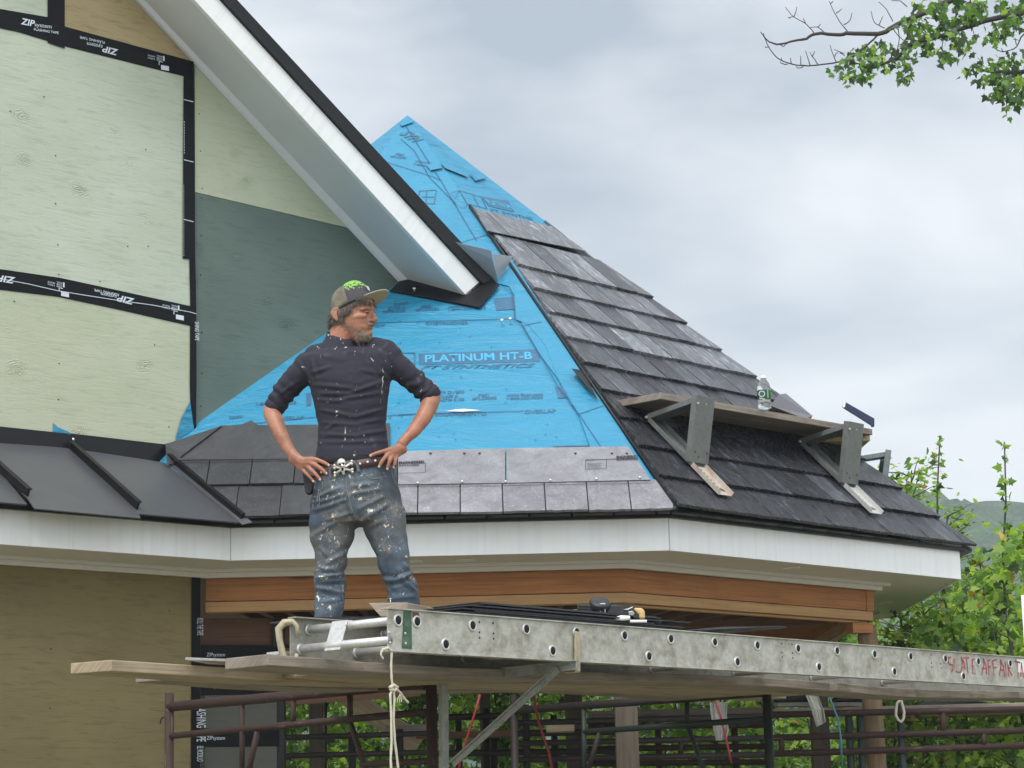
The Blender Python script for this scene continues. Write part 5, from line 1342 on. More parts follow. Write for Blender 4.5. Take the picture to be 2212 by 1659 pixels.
for L_ in ([(1135,22,-.105,.0115),(1090,32,-.120,.0100),(1040,46,-.128,.0092),(990,66,-.130,.0080)], [(1150,48,-.103,.0118),(1115,82,-.120,.0102),(1085,122,-.124,.0095),(1063,163,-.122,.0080)],
           [(1180,62,-.092,.0112),(1160,98,-.110,.0098),(1146,140,-.114,.0090),(1134,182,-.110,.0078)], [(1215,65,-.076,.0100),(1207,98,-.090,.0088),(1197,134,-.094,.0080),(1187,170,-.090,.0070)],
           [(1260,5,-.04,.018),(1235,30,.0,.0135),(1200,50,.04,.0115),(1170,55,.07,.0100)]):
    limb(skin, [zl(*p) for p in L_], 10)
me = fuse(skin, .0034, 7, 'person')
# tendons and veins of the forearms, slight skin relief
def fn_(v):
    x, y = px_of(v.co)
    if y > 860 and (x < 700 or x > 840):
        q = v.co*38; nrm_ = v.normal; v.co += nrm_*(.0016*mnoise.noise(V((q.x*.5+q.z*.4, q.y*.5, q.z*.25-q.x*.1)))+.0006*mnoise.noise(q*3))
    elif y < 745: v.co += v.normal*.0008*mnoise.noise(v.co*70)
edit(me, fn_)
t = MT('skin'); n = t.noise((1,1,1), 14, 5, .6, .3, 'Object'); n2 = t.noise((1,1,1), 90, 4, .6, 0, 'Object'); n3 = t.noise((1,1,1), 5, 3, .5, 0, 'Object')
cc = t.ramp(n, (.3, (.25,.10,.06)), (.55, (.36,.165,.10)), (.8, (.44,.225,.145))); cc = t.mix(t.ramp(n2, (.5, (0,0,0)), (.75, G(.35))), cc, (.30,.10,.055)); cc = t.mix(t.ramp(n3, (.5, (0,0,0)), (.7, G(.35))), cc, (.50,.16,.10))
t.set(cc, .5); t.b.inputs['Subsurface Weight'].default_value = .08; t.b.inputs['Subsurface Radius'].default_value = (.02,.008,.004); t.bump(n2, .25, .002); M['skin'] = t.m
per = addmesh(me, 'person', M['skin'], None)
tag(per, 'person in a paint-splattered navy long-sleeve shirt and jeans, hands on hips, looking right', 'person')
# eyes
M['eye'] = m_flat('eye_dark', (.02,.015,.012), .25)
for s_ in (1, -1):
    b = MB(); ball(b, hp(798.8, .031*s_, 682.8), .0100); b.build('eye', m_flat('eye_white', (.30,.25,.22), .3), per)
    b = MB(); ball(b, hp(801.8, .033*s_, 682.9), .0062); b.build('iris', M['eye'], per)
    b = MB(); P_ = [hp(804, .018*s_, 681.5), hp(803.4, .032*s_, 680.6), hp(798.5, .044*s_, 682.2)]; b.tube(P_, [.0032,.0046,.0028], 8); P_ = [hp(803.5, .020*s_, 684.8), hp(802.8, .032*s_, 685.3), hp(798.5, .042*s_, 684.2)]; b.tube(P_, [.002,.003,.002], 8); b.build('eyelid', M['skin'], per)
b = MB(); b.tube([hp(809,.0,711), hp(807,.014,711.3), hp(802,.025,712.3)], [.0018,.0022,.001], 6); b.build('mouth', m_flat('mouth_line', (.10,.03,.025), .6), per)
# nails
b = MB()
for (a, c, dy) in ((628,149,-.1245),(610,220,-.1225),(553,272,-.118),(495,288,-.109),(990,66,-.138),(1064,160,-.130),(1135,178,-.1175),(1188,166,-.097)):
    ball(b, PM(*z2(a, c), dy+.001), .005, .0018, .0055, None, 8, 6)
b.build('fingernails', m_flat('nail', (.60,.40,.32), .35), per)
# --- hair and beard as locks
M['hair'] = m_plain('grey_brown_hair', (.085,.066,.052), .55, 0, .6, 60, .2); M['hairg'] = m_plain('grey_hair', (.17,.15,.13), .6, 0, .5, 60, .2)
def lock(b, p, d, ln, r_, rg, curl=.3):
    P_ = [V(p)]; d = V(d).normalized()
    for k in range(4):
        d = (d+V((rg.uniform(-1,1), rg.uniform(-1,1), rg.uniform(-1,1)))*curl*.35+V((0,0,-.12))).normalized(); P_.append(P_[-1]+d*ln/4)
    b.tube(P_, [r_, r_*.95, r_*.8, r_*.5, r_*.12], 5)
rg = random.Random(8)
hb, hg = MB(), MB()
bpy.context.view_layer.update()
def onskin(p):
    ok, q, n_, i_ = per.closest_point_on_mesh(p); return q+n_*.0008 if ok else p
for k in range(800):
    s_ = 1 if rg.random() < .75 else -1
    u = rg.random()
    if u < .50:      # back and nape below the cap
        th = rg.uniform(.45, 1.0)*math.pi; f = -.012+.086*math.cos(th); l = .074*math.sin(th)*s_; z = rg.uniform(-.035, .012)
        lock(rg.choice((hb, hb, hg)), H_(f-.004, l, z), hx*(-.35)+hzv*-1+hy*s_*.15, rg.uniform(.028,.055), rg.uniform(.0014,.0028), rg, .5)
    elif u < .86:    # temple and sideburn in front of the ear
        f = rg.uniform(-.030, .080); z = .022+f*.36-rg.uniform(0, .016); l = .078-.40*max(0, f-.02)
        lock(rg.choice((hb, hb, hg)), onskin(H_(f, l*s_, z)), hx*rg.uniform(-.15,.35)+hzv*-1+hy*s_*.06, (rg.uniform(.035,.060) if f < .03 else rg.uniform(.012,.030)), rg.uniform(.0011,.0022), rg, .35)
    else:            # wispy fringe under the bill
        f = rg.uniform(.075, .100); l = rg.uniform(-.05, .06); lock(rg.choice((hb, hg)), H_(f, l, .034), hx*.6+hzv*-1+hy*.2, rg.uniform(.018,.038), rg.uniform(.0008,.0016), rg, .7)
bd = MB()
bpy.context.view_layer.update()
def onskin(p):
    ok, q, n_, i_ = per.closest_point_on_mesh(p); return q+n_*.0005 if ok else p
for k in range(800):
    u = rg.random(); s_ = 1 if rg.random() < .72 else -1
    if u < .42:      # chin tuft
        px = rg.uniform(776, 803); l = rg.uniform(-.026, .034); y = rg.uniform(724, 740); lock(bd, onskin(hp(px, l*1.3, y)), hx*.25+hzv*-1+hy*l*6, rg.uniform(.010,.022), rg.uniform(.0008,.0016), rg, .6)
    elif u < .88:    # jaw line
        px = rg.uniform(748, 794); y = 697+(px-748)*.60+rg.uniform(-4, 14); l = .066-.0004*(px-748); lock(bd, onskin(hp(px, l*s_, y)), hx*.3+hzv*-1+hy*s_*.1, rg.uniform(.004,.009), rg.uniform(.0005,.0009), rg, .5)
    else:            # moustache
        l = rg.uniform(-.024, .028); lock(bd, onskin(hp(810-abs(l)*170, l, 705.5)), hx*.2+hzv*-.8+hy*(1 if l > 0 else -1)*.8, rg.uniform(.006,.012), rg.uniform(.0007,.0012), rg, .4)
hb.build('hair', M['hair'], per); hg.build('grey_hair', M['hairg'], per)
M['beard'] = m_plain('grey_beard', (.26,.20,.155), .65, 0, .7, 70, .2); bd.build('beard', M['beard'], per)
# --- cap
TL = R(20); cx = hx*math.cos(TL)+hzv*math.sin(TL); cz_ = hzv*math.cos(TL)-hx*math.sin(TL); CC = hp(763, 0, 660)
def C_(f, l, z): return CC+cx*f+hy*l+cz_*z
def dome(b, a0, a1, n, grow=0.0):
    vs = []; fs = []; mR = 10
    for i in range(mR+1):
        ph = math.pi/2*i/mR
        for k in range(n+1):
            a = a0+(a1-a0)*k/n; front = max(0, math.cos(a))
            rr_ = math.cos(ph)**.62 if ph < math.pi/2-1e-6 else 0.0; hh = math.sin(ph)**(1.0)
            hgt = .108+.010*front
            vs.append(C_((.100+grow)*rr_*math.cos(a), (.084+grow)*rr_*math.sin(a), (hgt+grow)*hh*(1-.0*front)-.012))
    for i in range(mR):
        for k in range(n): a_ = i*(n+1)+k; fs.append((a_, a_+1, a_+n+2, a_+n+1))
    b.raw(vs, fs)
PA = R(80)
t = MT('cap_cloth'); n = t.noise((1,1,1), 16, 5, .65, .2, 'Object'); t.set(t.mix(t.ramp(n, (.35,(0,0,0)), (.7,(1,1,1))), (.10,.09,.065), (.27,.25,.19)), .9); t.bump(t.noise((1,1,1), 240, 3, .6, 0, 'Object'), .3, .001); M['cap'] = t.m
b = MB(); dome(b, PA, 2*math.pi-PA, 36); cap = b.build('cap', M['cap'], per); cap.modifiers.new('s', 'SOLIDIFY').thickness = .003
# front panel: lime on dark with a scatter of small squares
M['lime'] = m_plain('lime_panel', (.20,.43,.06), .75, 0, .18, 30); M['capdk'] = m_plain('dark_panel', (.05,.045,.055), .8, 0, .25, 30)
b = MB(); dome(b, -PA, PA, 30, .0012); fp_ = b.build('cap_front_panel', M['lime'], cap); fp_.data.materials.append(M['capdk']); so_ = fp_.modifiers.new('s', 'SOLIDIFY'); so_.thickness = .003
sub = fp_.modifiers.new('sub', 'SUBSURF'); sub.subdivision_type = 'SIMPLE'; sub.levels = 1; sub.render_levels = 1
fp_.modifiers.remove(sub)
bm = bmesh.new(); bm.from_mesh(fp_.data); bmesh.ops.subdivide_edges(bm, edges=bm.edges[:], cuts=3, use_grid_fill=True); bm.to_mesh(fp_.data); bm.free()
rg = random.Random(12)
for p in fp_.data.polygons:
    c = p.center; h = (c-CC).dot(cz_)/.11; p.use_smooth = True
    # the lower part is dark, the crown is lime, with a ragged pixel border between
    az_ = math.atan2((c-CC).dot(hy), (c-CC).dot(cx)); ce = (int(math.floor(az_*.09/.0062)), int(math.floor(h*.135/.0062))); hc = ce[1]*.0062/.135
    rc = random.Random(ce[0]*7919+ce[1]*104729).random()
    p.material_index = 0 if rc < (hc-.34)/.42 else 1
b = MB(); ball(b, C_(0,0,.100), .008, .008, .005); b.build('cap_button', M['cap'], cap)
b = MB(); vs = []; fs = []; nA, nR = 18, 6
for side in (0, 1):
    for i in range(nR+1):
        for k in range(nA+1):
            a = -R(66)+R(132)*k/nA; e_ = i/nR; ext = .082*(math.cos(a*.92)**.55)*e_
            f = .099*math.cos(a)+ext*1.0; l = .084*math.sin(a)*(1+.06*e_); z = -.012-.06*(l*l)/.084*.6*(.4+e_)+.004*e_-side*.0035
            vs.append(C_(f, l, z))
q_ = (nR+1)*(nA+1)
for i in range(nR):
    for k in range(nA):
        a_ = i*(nA+1)+k; fs.append((a_, a_+1, a_+nA+2, a_+nA+1)); fs.append((q_+a_, q_+a_+nA+1, q_+a_+nA+2, q_+a_+1))
for k in range(nA): a_ = nR*(nA+1)+k; fs.append((a_, a_+1, q_+a_+1, q_+a_))
b.raw(vs, fs); b.build('cap_bill', m_plain('cap_bill_cloth', (.38,.36,.27), .85, 0, .25, 30), cap)
b = MB(); c = C_(.102*math.cos(R(14)), .084*math.sin(R(14)), .035); b.face([c+hy*x+cz_*y+hx*.006 for x, y in ((-.012,-.01),(.012,-.01),(.012,.012),(-.012,.012))]); b.build('cap_patch', M['nail'], cap)
# --- shirt
sh_ = MB()
vloft(sh_, [(753,690,812,.015,.055),(760,662,845,.005,.082),(772,646,858,0,.102),(795,648,856,0,.113),(815,660,848,-.003,.12),(840,670,842,-.004,.123),(875,678,838,-.003,.119),(920,687,834,0,.114),(955,686,838,0,.117),(978,683,842,0,.121),(996,680,846,0,.124)])
ball(sh_, PM(662,790,0), .058, .058, .062); ball(sh_, PM(842,772,0), .060, .058, .062)
limb(sh_, [(668,790,.0,.060),(645,812,.012,.060),(620,840,.03,.056),(604,862,.042,.049),(594,878,.045,.0445)])
limb(sh_, [(838,778,.0,.060),(862,795,.012,.059),(890,818,.028,.054),(915,840,.04,.051),(927,851,.042,.050)])
limb(sh_, [(706,757,.02,.042),(682,770,.005,.055)]); limb(sh_, [(785,752,.02,.045),(812,752,.01,.050),(834,760,0,.056)])
me = fuse(sh_, .006, 5, 'shirt')
def seg_d(x, y, s):
    (x0, y0, x1, y1) = s; dx, dy = x1-x0, y1-y0; t_ = max(0, min(1, ((x-x0)*dx+(y-y0)*dy)/(dx*dx+dy*dy))); return math.hypot(x-x0-dx*t_, y-y0-dy*t_), t_
def zs1(L_): return [(*z1(a, b), *z1(c, d), amp, w_) for a, b, c, d, amp, w_ in L_]
folds = zs1([(480,1010,640,960,.010,4),(500,1110,860,1150,.007,4),(560,1190,800,1190,.009,4),(800,1190,1090,1090,.010,5),(540,1240,760,1260,.007,4),(700,1240,1090,1180,.009,4),(560,1330,860,1390,.008,4),(860,1390,1110,1320,.009,4),
   (560,1440,880,1460,.007,4),(900,1440,1120,1410,.007,4),(560,1540,900,1560,.007,4),(900,1540,1130,1510,.008,4),(540,1610,1130,1600,.007,4),(480,900,520,1060,.012,4),(1120,860,1160,1010,.012,4),(1040,960,1130,1060,.010,4),(1080,800,1110,950,.006,5),
   (620,800,900,830,.005,4),(560,860,760,900,.004,6),(330,880,470,1060,.006,5),(900,980,1080,1020,.006,4),(600,1500,700,1440,.006,3),(350,1090,200,1200,.006,4)])
LC, RC = PM(594,878,.045), PM(927,851,.042); La_, Ra_ = PM(662,790,0), PM(842,772,0)
def fn_(v):
    x, y = px_of(v.co); d = 0.0; n_ = v.normal
    if n_.y < .3:
        for (x0, y0, x1, y1, amp, w_) in folds:
            ds, t_ = seg_d(x, y, (x0, y0, x1, y1))
            if ds < 14: d += amp*.75*math.sin(math.pi*min(1, max(0, .12+t_*.76)))*(math.exp(-(ds/w_)**2)-.45*math.exp(-((ds-7)/5)**2))
    for (a, c) in ((La_, LC), (Ra_, RC)):
        ax = (c-a); t_ = (v.co-a).dot(ax)/ax.length_squared; r_ = (v.co-a-ax*t_).length
        if t_ > .25 and r_ < .09:
            w_ = min(1, (t_-.25)*1.9); ph = t_*30+3.5*mnoise.noise(v.co*14)
            d += .0075*w_*(math.sin(ph)*.6+mnoise.noise(V((t_*16, r_*10, v.co.z*14)))*.8)
    d += .0022*mnoise.noise(V((v.co.x*9, v.co.y*9, v.co.z*26)))+.001*mnoise.noise(v.co*50)
    v.co += n_*d
edit(me, fn_)
t = MT('navy_shirt'); n = t.noise((1,1,1), 7, 4, .6, 0, 'Object')
cc = t.mix(n, (.012,.011,.022), (.022,.020,.036))
tcn = t.n('ShaderNodeTexCoord'); 
def spl(t, base, sc, lo, hi, colr, stretch=(1,1,1), wcl=3.0, wlo=.52, amt=.9):
    a = t.noise(stretch, sc, 2, .5, .8, 'Object'); bgn = t.noise((1,1,1), wcl, 3, .5, 0, 'Object')
    m1 = t.ramp(a, (lo, (0,0,0)), (hi, (1,1,1))); m2 = t.ramp(bgn, (wlo, (0,0,0)), (wlo+.06, (1,1,1)))
    return t.mix(t.math('MULTIPLY', t.math('MULTIPLY', m1, m2), amt), base, colr)
cc = spl(t, cc, 60, .70, .73, (.60,.58,.52), (1,1,.7), 7, .47)
cc = spl(t, cc, 30, .705, .725, (.62,.60,.54), (1,1,.35), 5, .50)
cc = spl(t, cc, 34, .69, .71, (.58,.56,.50), (1,1,.12), 4, .52)
cc = spl(t, cc, 22, .60, .75, (.09,.09,.11), (1,1,1), 4, .5, .5)
t.set(cc, .82); t.bump(t.noise((1,1,1), 260, 3, .6, 0, 'Object'), .35, .001); M['shirt'] = t.m
shirt = addmesh(me, 'shirt', M['shirt'], per)
b = MB()   # stand-up collar
vs = []; fs = []; SG = 32; ctr_ = PM(736,738,.0)
for i, (g, z) in enumerate(((.094,-.040),(.080,-.012),(.072,.0),(.067,.016),(.064,.030),(.060,.030),(.060,.0))):
    for k in range(SG):
        a = 2*math.pi*k/SG; x_ = g*math.cos(a)*.98; y_ = g*.86*math.sin(a)
        vs.append(ctr_+V((x_, y_, z+y_*.45-x_*.25+.003*math.sin(a*5+i))))
for i in range(6):
    for k in range(SG): fs.append((i*SG+k, i*SG+(k+1) % SG, (i+1)*SG+(k+1) % SG, (i+1)*SG+k))
b.raw(vs, fs); b.build('collar', M['shirt'], shirt)
b = MB()   # rolled cuffs
for c, ax, r_ in ((LC, (LC-PM(620,840,.03)), .0455), (RC, (RC-PM(890,818,.028)), .0505)):
    ax = ax.normalized(); b.lathe(c-ax*.014, [(r_*.9,.0),(r_*1.03,.003),(r_*1.06,.010),(r_*1.04,.018),(r_*1.05,.024),(r_*.98,.030),(r_*.86,.031)], 28, ax)
cf = b.build('cuffs', M['shirt'], shirt)
def fn_(v): v.co += v.normal*.004*mnoise.noise(v.co*40)
edit(cf.data, fn_)
b = MB()   # dark undershirt band at the waist
vloft(b, [(983,683,841,0,.120),(1000,681,844,0,.125),(1012,680,850,0,.122)]); b.build('undershirt_hem', m_plain('black_cotton', (.010,.010,.012), .85, 0, .3, 60, .3), per)
# --- jeans
je = MB()
vloft(je, [(1002,682,852,0,.122),(1020,678,856,0,.126),(1045,675,859,.002,.128),(1080,671,867,.004,.130),(1110,669,873,.004,.125),(1134,670,876,.002,.112)])
vloft(je, [(1100,669,776,0,.10),(1138,667,771,0,.098),(1165,670,763,0,.09),(1193,682,753,-.004,.078),(1218,681,749,-.006,.072),(1243,677,742,-.006,.07),(1262,679,747,-.004,.068),(1300,680,744,0,.066),(1335,680,739,.002,.064),(1380,682,736,.002,.062),(1425,683,734,0,.062),(1446,682,736,0,.064)])
vloft(je, [(1100,772,874,0,.10),(1138,779,878,0,.098),(1168,797,880,0,.09),(1205,813,885,-.004,.08),(1238,823,891,-.006,.072),(1256,828,896,-.004,.068),(1263,833,902,-.004,.070),(1293,838,906,0,.068),(1330,840,908,.002,.066),(1380,843,906,.002,.064),(1425,846,904,0,.063),(1446,845,906,0,.065)])
me = fuse(je, .0065, 6, 'jeans')
def zs2(L_): return [(*z2(a, b), *z2(c, d), amp, w_) for a, b, c, d, amp, w_ in L_]
jf = zs2([(500,430,740,340,.008,4),(500,540,790,440,.009,4),(490,480,760,400,.006,3),(620,620,830,560,.008,4),(480,760,760,600,.006,5),(820,330,1000,310,.006,4),(830,400,1080,350,.008,4),(900,520,1100,420,.009,4),(920,620,1150,480,.008,5),(940,700,1100,620,.006,4),
  (530,1120,750,1090,.016,4),(520,1180,760,1170,-.014,4),(530,1210,750,1250,.010,5),(600,1000,780,900,.008,5),(560,860,640,960,.007,5),(540,1030,720,1060,.008,4),
  (1100,1130,1210,1150,.012,4),(1210,1150,1340,1080,.016,4),(1130,1190,1330,1130,-.010,4),(1250,1110,1380,1240,.012,4),(1290,1000,1340,1070,.010,4),(1150,1300,1380,1280,.006,5),(1060,900,1090,1080,.006,6),(1240,760,1310,940,.007,6),
  (770,250,790,470,.006,2),(790,470,870,640,.010,4),(860,690,920,640,.010,4),(560,1330,720,1310,.006,5)])
def fn_(v):
    x, y = px_of(v.co); d = 0.0; n_ = v.normal
    if n_.y < .35:
        for (x0, y0, x1, y1, amp, w_) in jf:
            ds, t_ = seg_d(x, y, (x0, y0, x1, y1))
            if ds < 14: d += amp*1.15*math.sin(math.pi*min(1, max(0, .12+t_*.76)))*(math.exp(-(ds/w_)**2)-.45*math.exp(-((ds-7)/5)**2))
    d += .007*mnoise.noise(V((v.co.x*10+v.co.z*6, v.co.y*8, v.co.z*18)))+.0012*mnoise.noise(v.co*45)
    v.co += n_*d
edit(me, fn_)
t = MT('stained_denim'); n = t.noise((1,1,1), 5, 5, .65, .3, 'Object'); wv = t.noise((300,300,60), 1, 2, .5, 0, 'Object')
cc = t.ramp(n, (.32, (.015,.025,.040)), (.50, (.050,.078,.112)), (.72, (.14,.19,.235)))
cc = t.mix(t.math('MULTIPLY', wv, .35), cc, (.02,.03,.05))
tcz = t.n('ShaderNodeTexCoord'); sz_ = t.n('ShaderNodeSeparateXYZ'); t.l(tcz.outputs['Object'], sz_.inputs[0])
zc = PM(800,1140).z; zmask = t.ramp(t.math('MULTIPLY_ADD', sz_.outputs[2], 1.0), (0, (0,0,0)), (1, (1,1,1)))
mrz = t.n('ShaderNodeMapRange'); t.l(t.math('ABSOLUTE', t.math('SUBTRACT', sz_.outputs[2], zc)), mrz.inputs[0]); mrz.inputs[1].default_value = .08; mrz.inputs[2].default_value = .26; mrz.inputs[3].default_value = 1; mrz.inputs[4].default_value = .15; zmask = mrz.outputs[0]
st = t.noise((1,1,1), 6, 5, .7, .6, 'Object'); cc = t.mix(t.math('MULTIPLY', t.ramp(st, (.36, (0,0,0)), (.62, G(.8))), zmask), cc, (.13,.115,.09))
cc = spl(t, cc, 36, .58, .70, (.30,.27,.21), (1,1,.8), 5, .48, .40)
cc = spl(t, cc, 80, .63, .69, (.52,.46,.36), (1,1,.8), 6, .48, .7)
cc = spl(t, cc, 48, .66, .70, (.66,.60,.48), (1,1,.8), 5, .48, .9)
cc = spl(t, cc, 32, .70, .72, (.74,.72,.66), (1,1,.55), 6, .45, .95)
t.set(cc, .85); t.bump(wv, .3, .001); M['jeans'] = t.m
jeans = addmesh(me, 'jeans', M['jeans'], per)
# --- belt with studs and a skull-and-crossbones buckle
M['belt'] = m_plain('brown_belt', (.075,.035,.03), .45, 0, .4, 40, .2)
def belt_pt(a, dz, g=0.0):
    x = math.cos(a); y = math.sin(a); c = PM(767, 1014, 0)
    return c+V(((.179+g)*math.copysign(abs(x)**.87, x), (.130+g)*math.copysign(abs(y)**.87, y), dz+x*.030))
b = MB(); vs = []; fs = []; SG = 64
for (g, z) in ((0,-.019),(.005,-.018),(.005,.018),(0,.019)):
    for k in range(SG): vs.append(belt_pt(2*math.pi*k/SG, z, g))
for i in range(3):
    for k in range(SG): fs.append((i*SG+k, i*SG+(k+1) % SG, (i+1)*SG+(k+1) % SG, (i+1)*SG+k))
b.raw(vs, fs); belt = b.build('belt', M['belt'], per)
M['silver'] = m_galv('worn_silver', (.72,.70,.64), (.12,.10,.08), .75, .3, .4); 
def bfront(px, py, off=0.0): 
    p = PM(px, py, -.13); xx = (p.x-PM(767,1014,0).x)/.184; yy = -.135*(max(0, 1-abs(xx)**2.3))**(1/2.3); return V((p.x, YM+yy-off, p.z))
b = MB()
ball(b, bfront(*z2(740,130), .010), .0195, .010, .019); ball(b, bfront(*z2(752,160), .010), .014, .010, .012); ball(b, bfront(*z2(755,195), .010), .0095, .008, .016); ball(b, bfront(*z2(758,222), .008), .007, .006, .008)
for (a, c) in (((680,165),(835,200)),((683,228),(830,130))):
    A, B = bfront(*z2(*a), .008), bfront(*z2(*c), .008); b.tube([A, A.lerp(B,.5), B], [.0065,.005,.0065], 8)
    for e_, o_ in ((A, 1), (B, -1)):
        for q in (-.006, .006): ball(b, e_+V((0,0,q)), .0068, .006, .0068, None, 10, 8)
bk = b.build('buckle', M['silver'], belt)
b = MB()
for (x, y, r_) in ((727,147,.0052),(758,142,.0052),(738,163,.0028)): ball(b, bfront(*z2(x, y), .0195), r_, .003, r_, None, 10, 8)
ball(b, bfront(*z2(752,190), .0165), .006, .003, .008, None, 10, 8)
b.build('buckle_sockets', M['hole'], bk)
b = MB()
for (x, y) in ((900,140),(965,122),(1030,108),(560,200)): ball(b, bfront(*z2(x, y), .004), .0055, .003, .0055, None, 10, 8)
b.build('studs', M['nail'], belt)
for (x0, y0, x1, y1) in ((637,165,640,265),(868,112,890,208)):
    A, B = bfront(*z2(x0, y0), .008), bfront(*z2(x1, y1), .006); b = MB(); b.beam(A, B, V((0,-1,0)), .013, .004); b.build('belt_loop', M['jeans'], jeans, .001)
# stitched seams and pocket edges
M['stitch'] = m_flat('denim_stitch', (.20,.22,.20), .8)
def jsurf(px, py):
    hit = jeans.ray_cast(CAM, ray(px, py).normalized()); return hit[1]+hit[2]*.001 if hit[0] else PM(px, py, -.13)
bpy.context.view_layer.update()
b = MB()
for L_ in ([(775,255),(782,330),(800,420),(818,500),(850,590)], [(930,200),(955,240),(1000,268),(1060,262),(1130,240)], [(575,290),(578,330),(560,380),(535,410)], [(495,425),(555,412)], [(530,415),(530,495),(540,510),(548,500),(548,415)], [(1160,180),(1185,260),(1205,340)], [(495,450),(493,560)]):
    P_ = [jsurf(*z2(*p)) for p in L_]; b.tube(P_, .0016, 5)
b.build('stitching', M['stitch'], jeans)
# boots
M['boot'] = m_plain('brown_boot', (.10,.06,.035), .7, 0, .4, 20, .3)
for fx in (708, 875):
    b = MB(); vloft(b, [(1436,fx-20,fx+20,.01,.052),(1450,fx-22,fx+22,-.005,.062)]); 
    limb(b, [(fx,1452,.03,.048),(fx+2,1456,-.06,.046),(fx+3,1460,-.14,.038)]); m_ = fuse(b, .006, 4, 'boot')
    zlo = ZP+.044
    for v in m_.vertices: v.co.z = max(v.co.z, zlo)
    addmesh(m_, 'boot', M['boot'], per)
# black tool pouch on the belt at the hip
b = MB(); b.prism([PM(*z2(x, y), -.045) for x, y in ((400,210),(455,225),(520,245),(508,300),(478,385),(455,398),(425,385),(412,300))], V((0,.05,0)), V((0,0,1)))
o = b.build('tool_pouch', m_plain('black_leather', (.012,.012,.013), .5, 0, .4, 20, .3), None, .005); tag(o, 'black tool pouch hanging from the belt at the worker\'s hip', 'pouch')
bpy.context.view_layer.update()
print('feet z', PM(708,1465).z, 'plank top', ZP+.042)
# ================================================================== TREES AND SAPLINGS
def m_leaf(name, c1, c2, tr=.35):
    t = MT(name); g = t.n('ShaderNodeNewGeometry'); c = t.ramp(g.outputs['Random Per Island'], (0, c1), (.5, tuple((a+b_)/2 for a, b_ in zip(c1, c2))), (1, c2))
    t.set(c, .5); tl_ = t.n('ShaderNodeBsdfTranslucent'); br = t.n('ShaderNodeMix', data_type='RGBA', blend_type='MULTIPLY'); br.inputs[0].default_value = 1
    t.l(c, br.inputs[6]); br.inputs[7].default_value = (1.5, 1.6, .7, 1); t.l(br.outputs[2], tl_.inputs[0])
    mx = t.n('ShaderNodeMixShader'); mx.inputs[0].default_value = tr; t.l(t.b.outputs[0], mx.inputs[1]); t.l(tl_.outputs[0], mx.inputs[2]); t.l(mx.outputs[0], t.out.inputs[0])
    return t.m
LEAFM = [m_leaf('leaf_mid', (.08,.17,.03), (.17,.30,.05), .42), m_leaf('leaf_bright', (.20,.34,.05), (.38,.50,.08), .5), m_leaf('leaf_dark', (.03,.065,.022), (.065,.11,.035)), m_leaf('leaf_autumn', (.42,.13,.03), (.50,.40,.05), .4)]
M['bark'] = m_plain('bark', (.055,.045,.04), .9, 0, .5, 12, .6)
ML = [(0,0),(.16,.10),(.42,.02),(.34,.22),(.52,.48),(.24,.50),(.20,.62),(0,1.0),(-.20,.62),(-.24,.50),(-.52,.48),(-.34,.22),(-.42,.02),(-.16,.10)]
OV = [(0,0),(.14,.2),(.20,.45),(.12,.75),(0,1.0),(-.12,.75),(-.20,.45),(-.14,.2)]
def leaf(b, p, sz, rg, shape, droop=.7, mi=0):
    az = rg.uniform(0, 2*math.pi); tip = V((math.cos(az), math.sin(az), 0))*math.sqrt(max(0, 1-droop*droop)) + V((0,0,-droop)); tip = (tip+V((rg.uniform(-.3,.3), rg.uniform(-.3,.3), rg.uniform(-.3,.3)))).normalized()
    sd = tip.cross(V((rg.uniform(-1,1), rg.uniform(-1,1), rg.uniform(-.3,1)))).normalized(); nn_ = tip.cross(sd)
    h = len(shape)//2; fold = rg.uniform(.05, .35)
    P_ = [V(p)+tip*(y*sz)+sd*(x*sz)+nn_*(abs(x)*sz*fold-.12*sz*y*y) for x, y in shape]
    n = len(shape); base = len(b.v); b.v += P_
    b.f.append([base+i for i in range(0, h+1)]); b.f.append([base]+[base+i for i in range(h, n)])
    for _ in range(2): b.g.append(None); b.mi.append(mi); b.sm.append(False)
class LB(MB):
    def build(s, name, mats, parent):
        me = bpy.data.meshes.new(name); me.from_pydata([tuple(p) for p in s.v], [], s.f)
        for m_ in mats: me.materials.append(m_)
        me.polygons.foreach_set('material_index', s.mi); me.update()
        o = bpy.data.objects.new(name, me); col.objects.link(o); o.parent = parent; o.matrix_parent_inverse = Matrix.Translation(world_loc(parent)).inverted(); return o
def pick(rg, pal):
    r_ = rg.random(); a = 0
    for i, w_ in enumerate(pal):
        a += w_
        if r_ < a: return i
    return 0
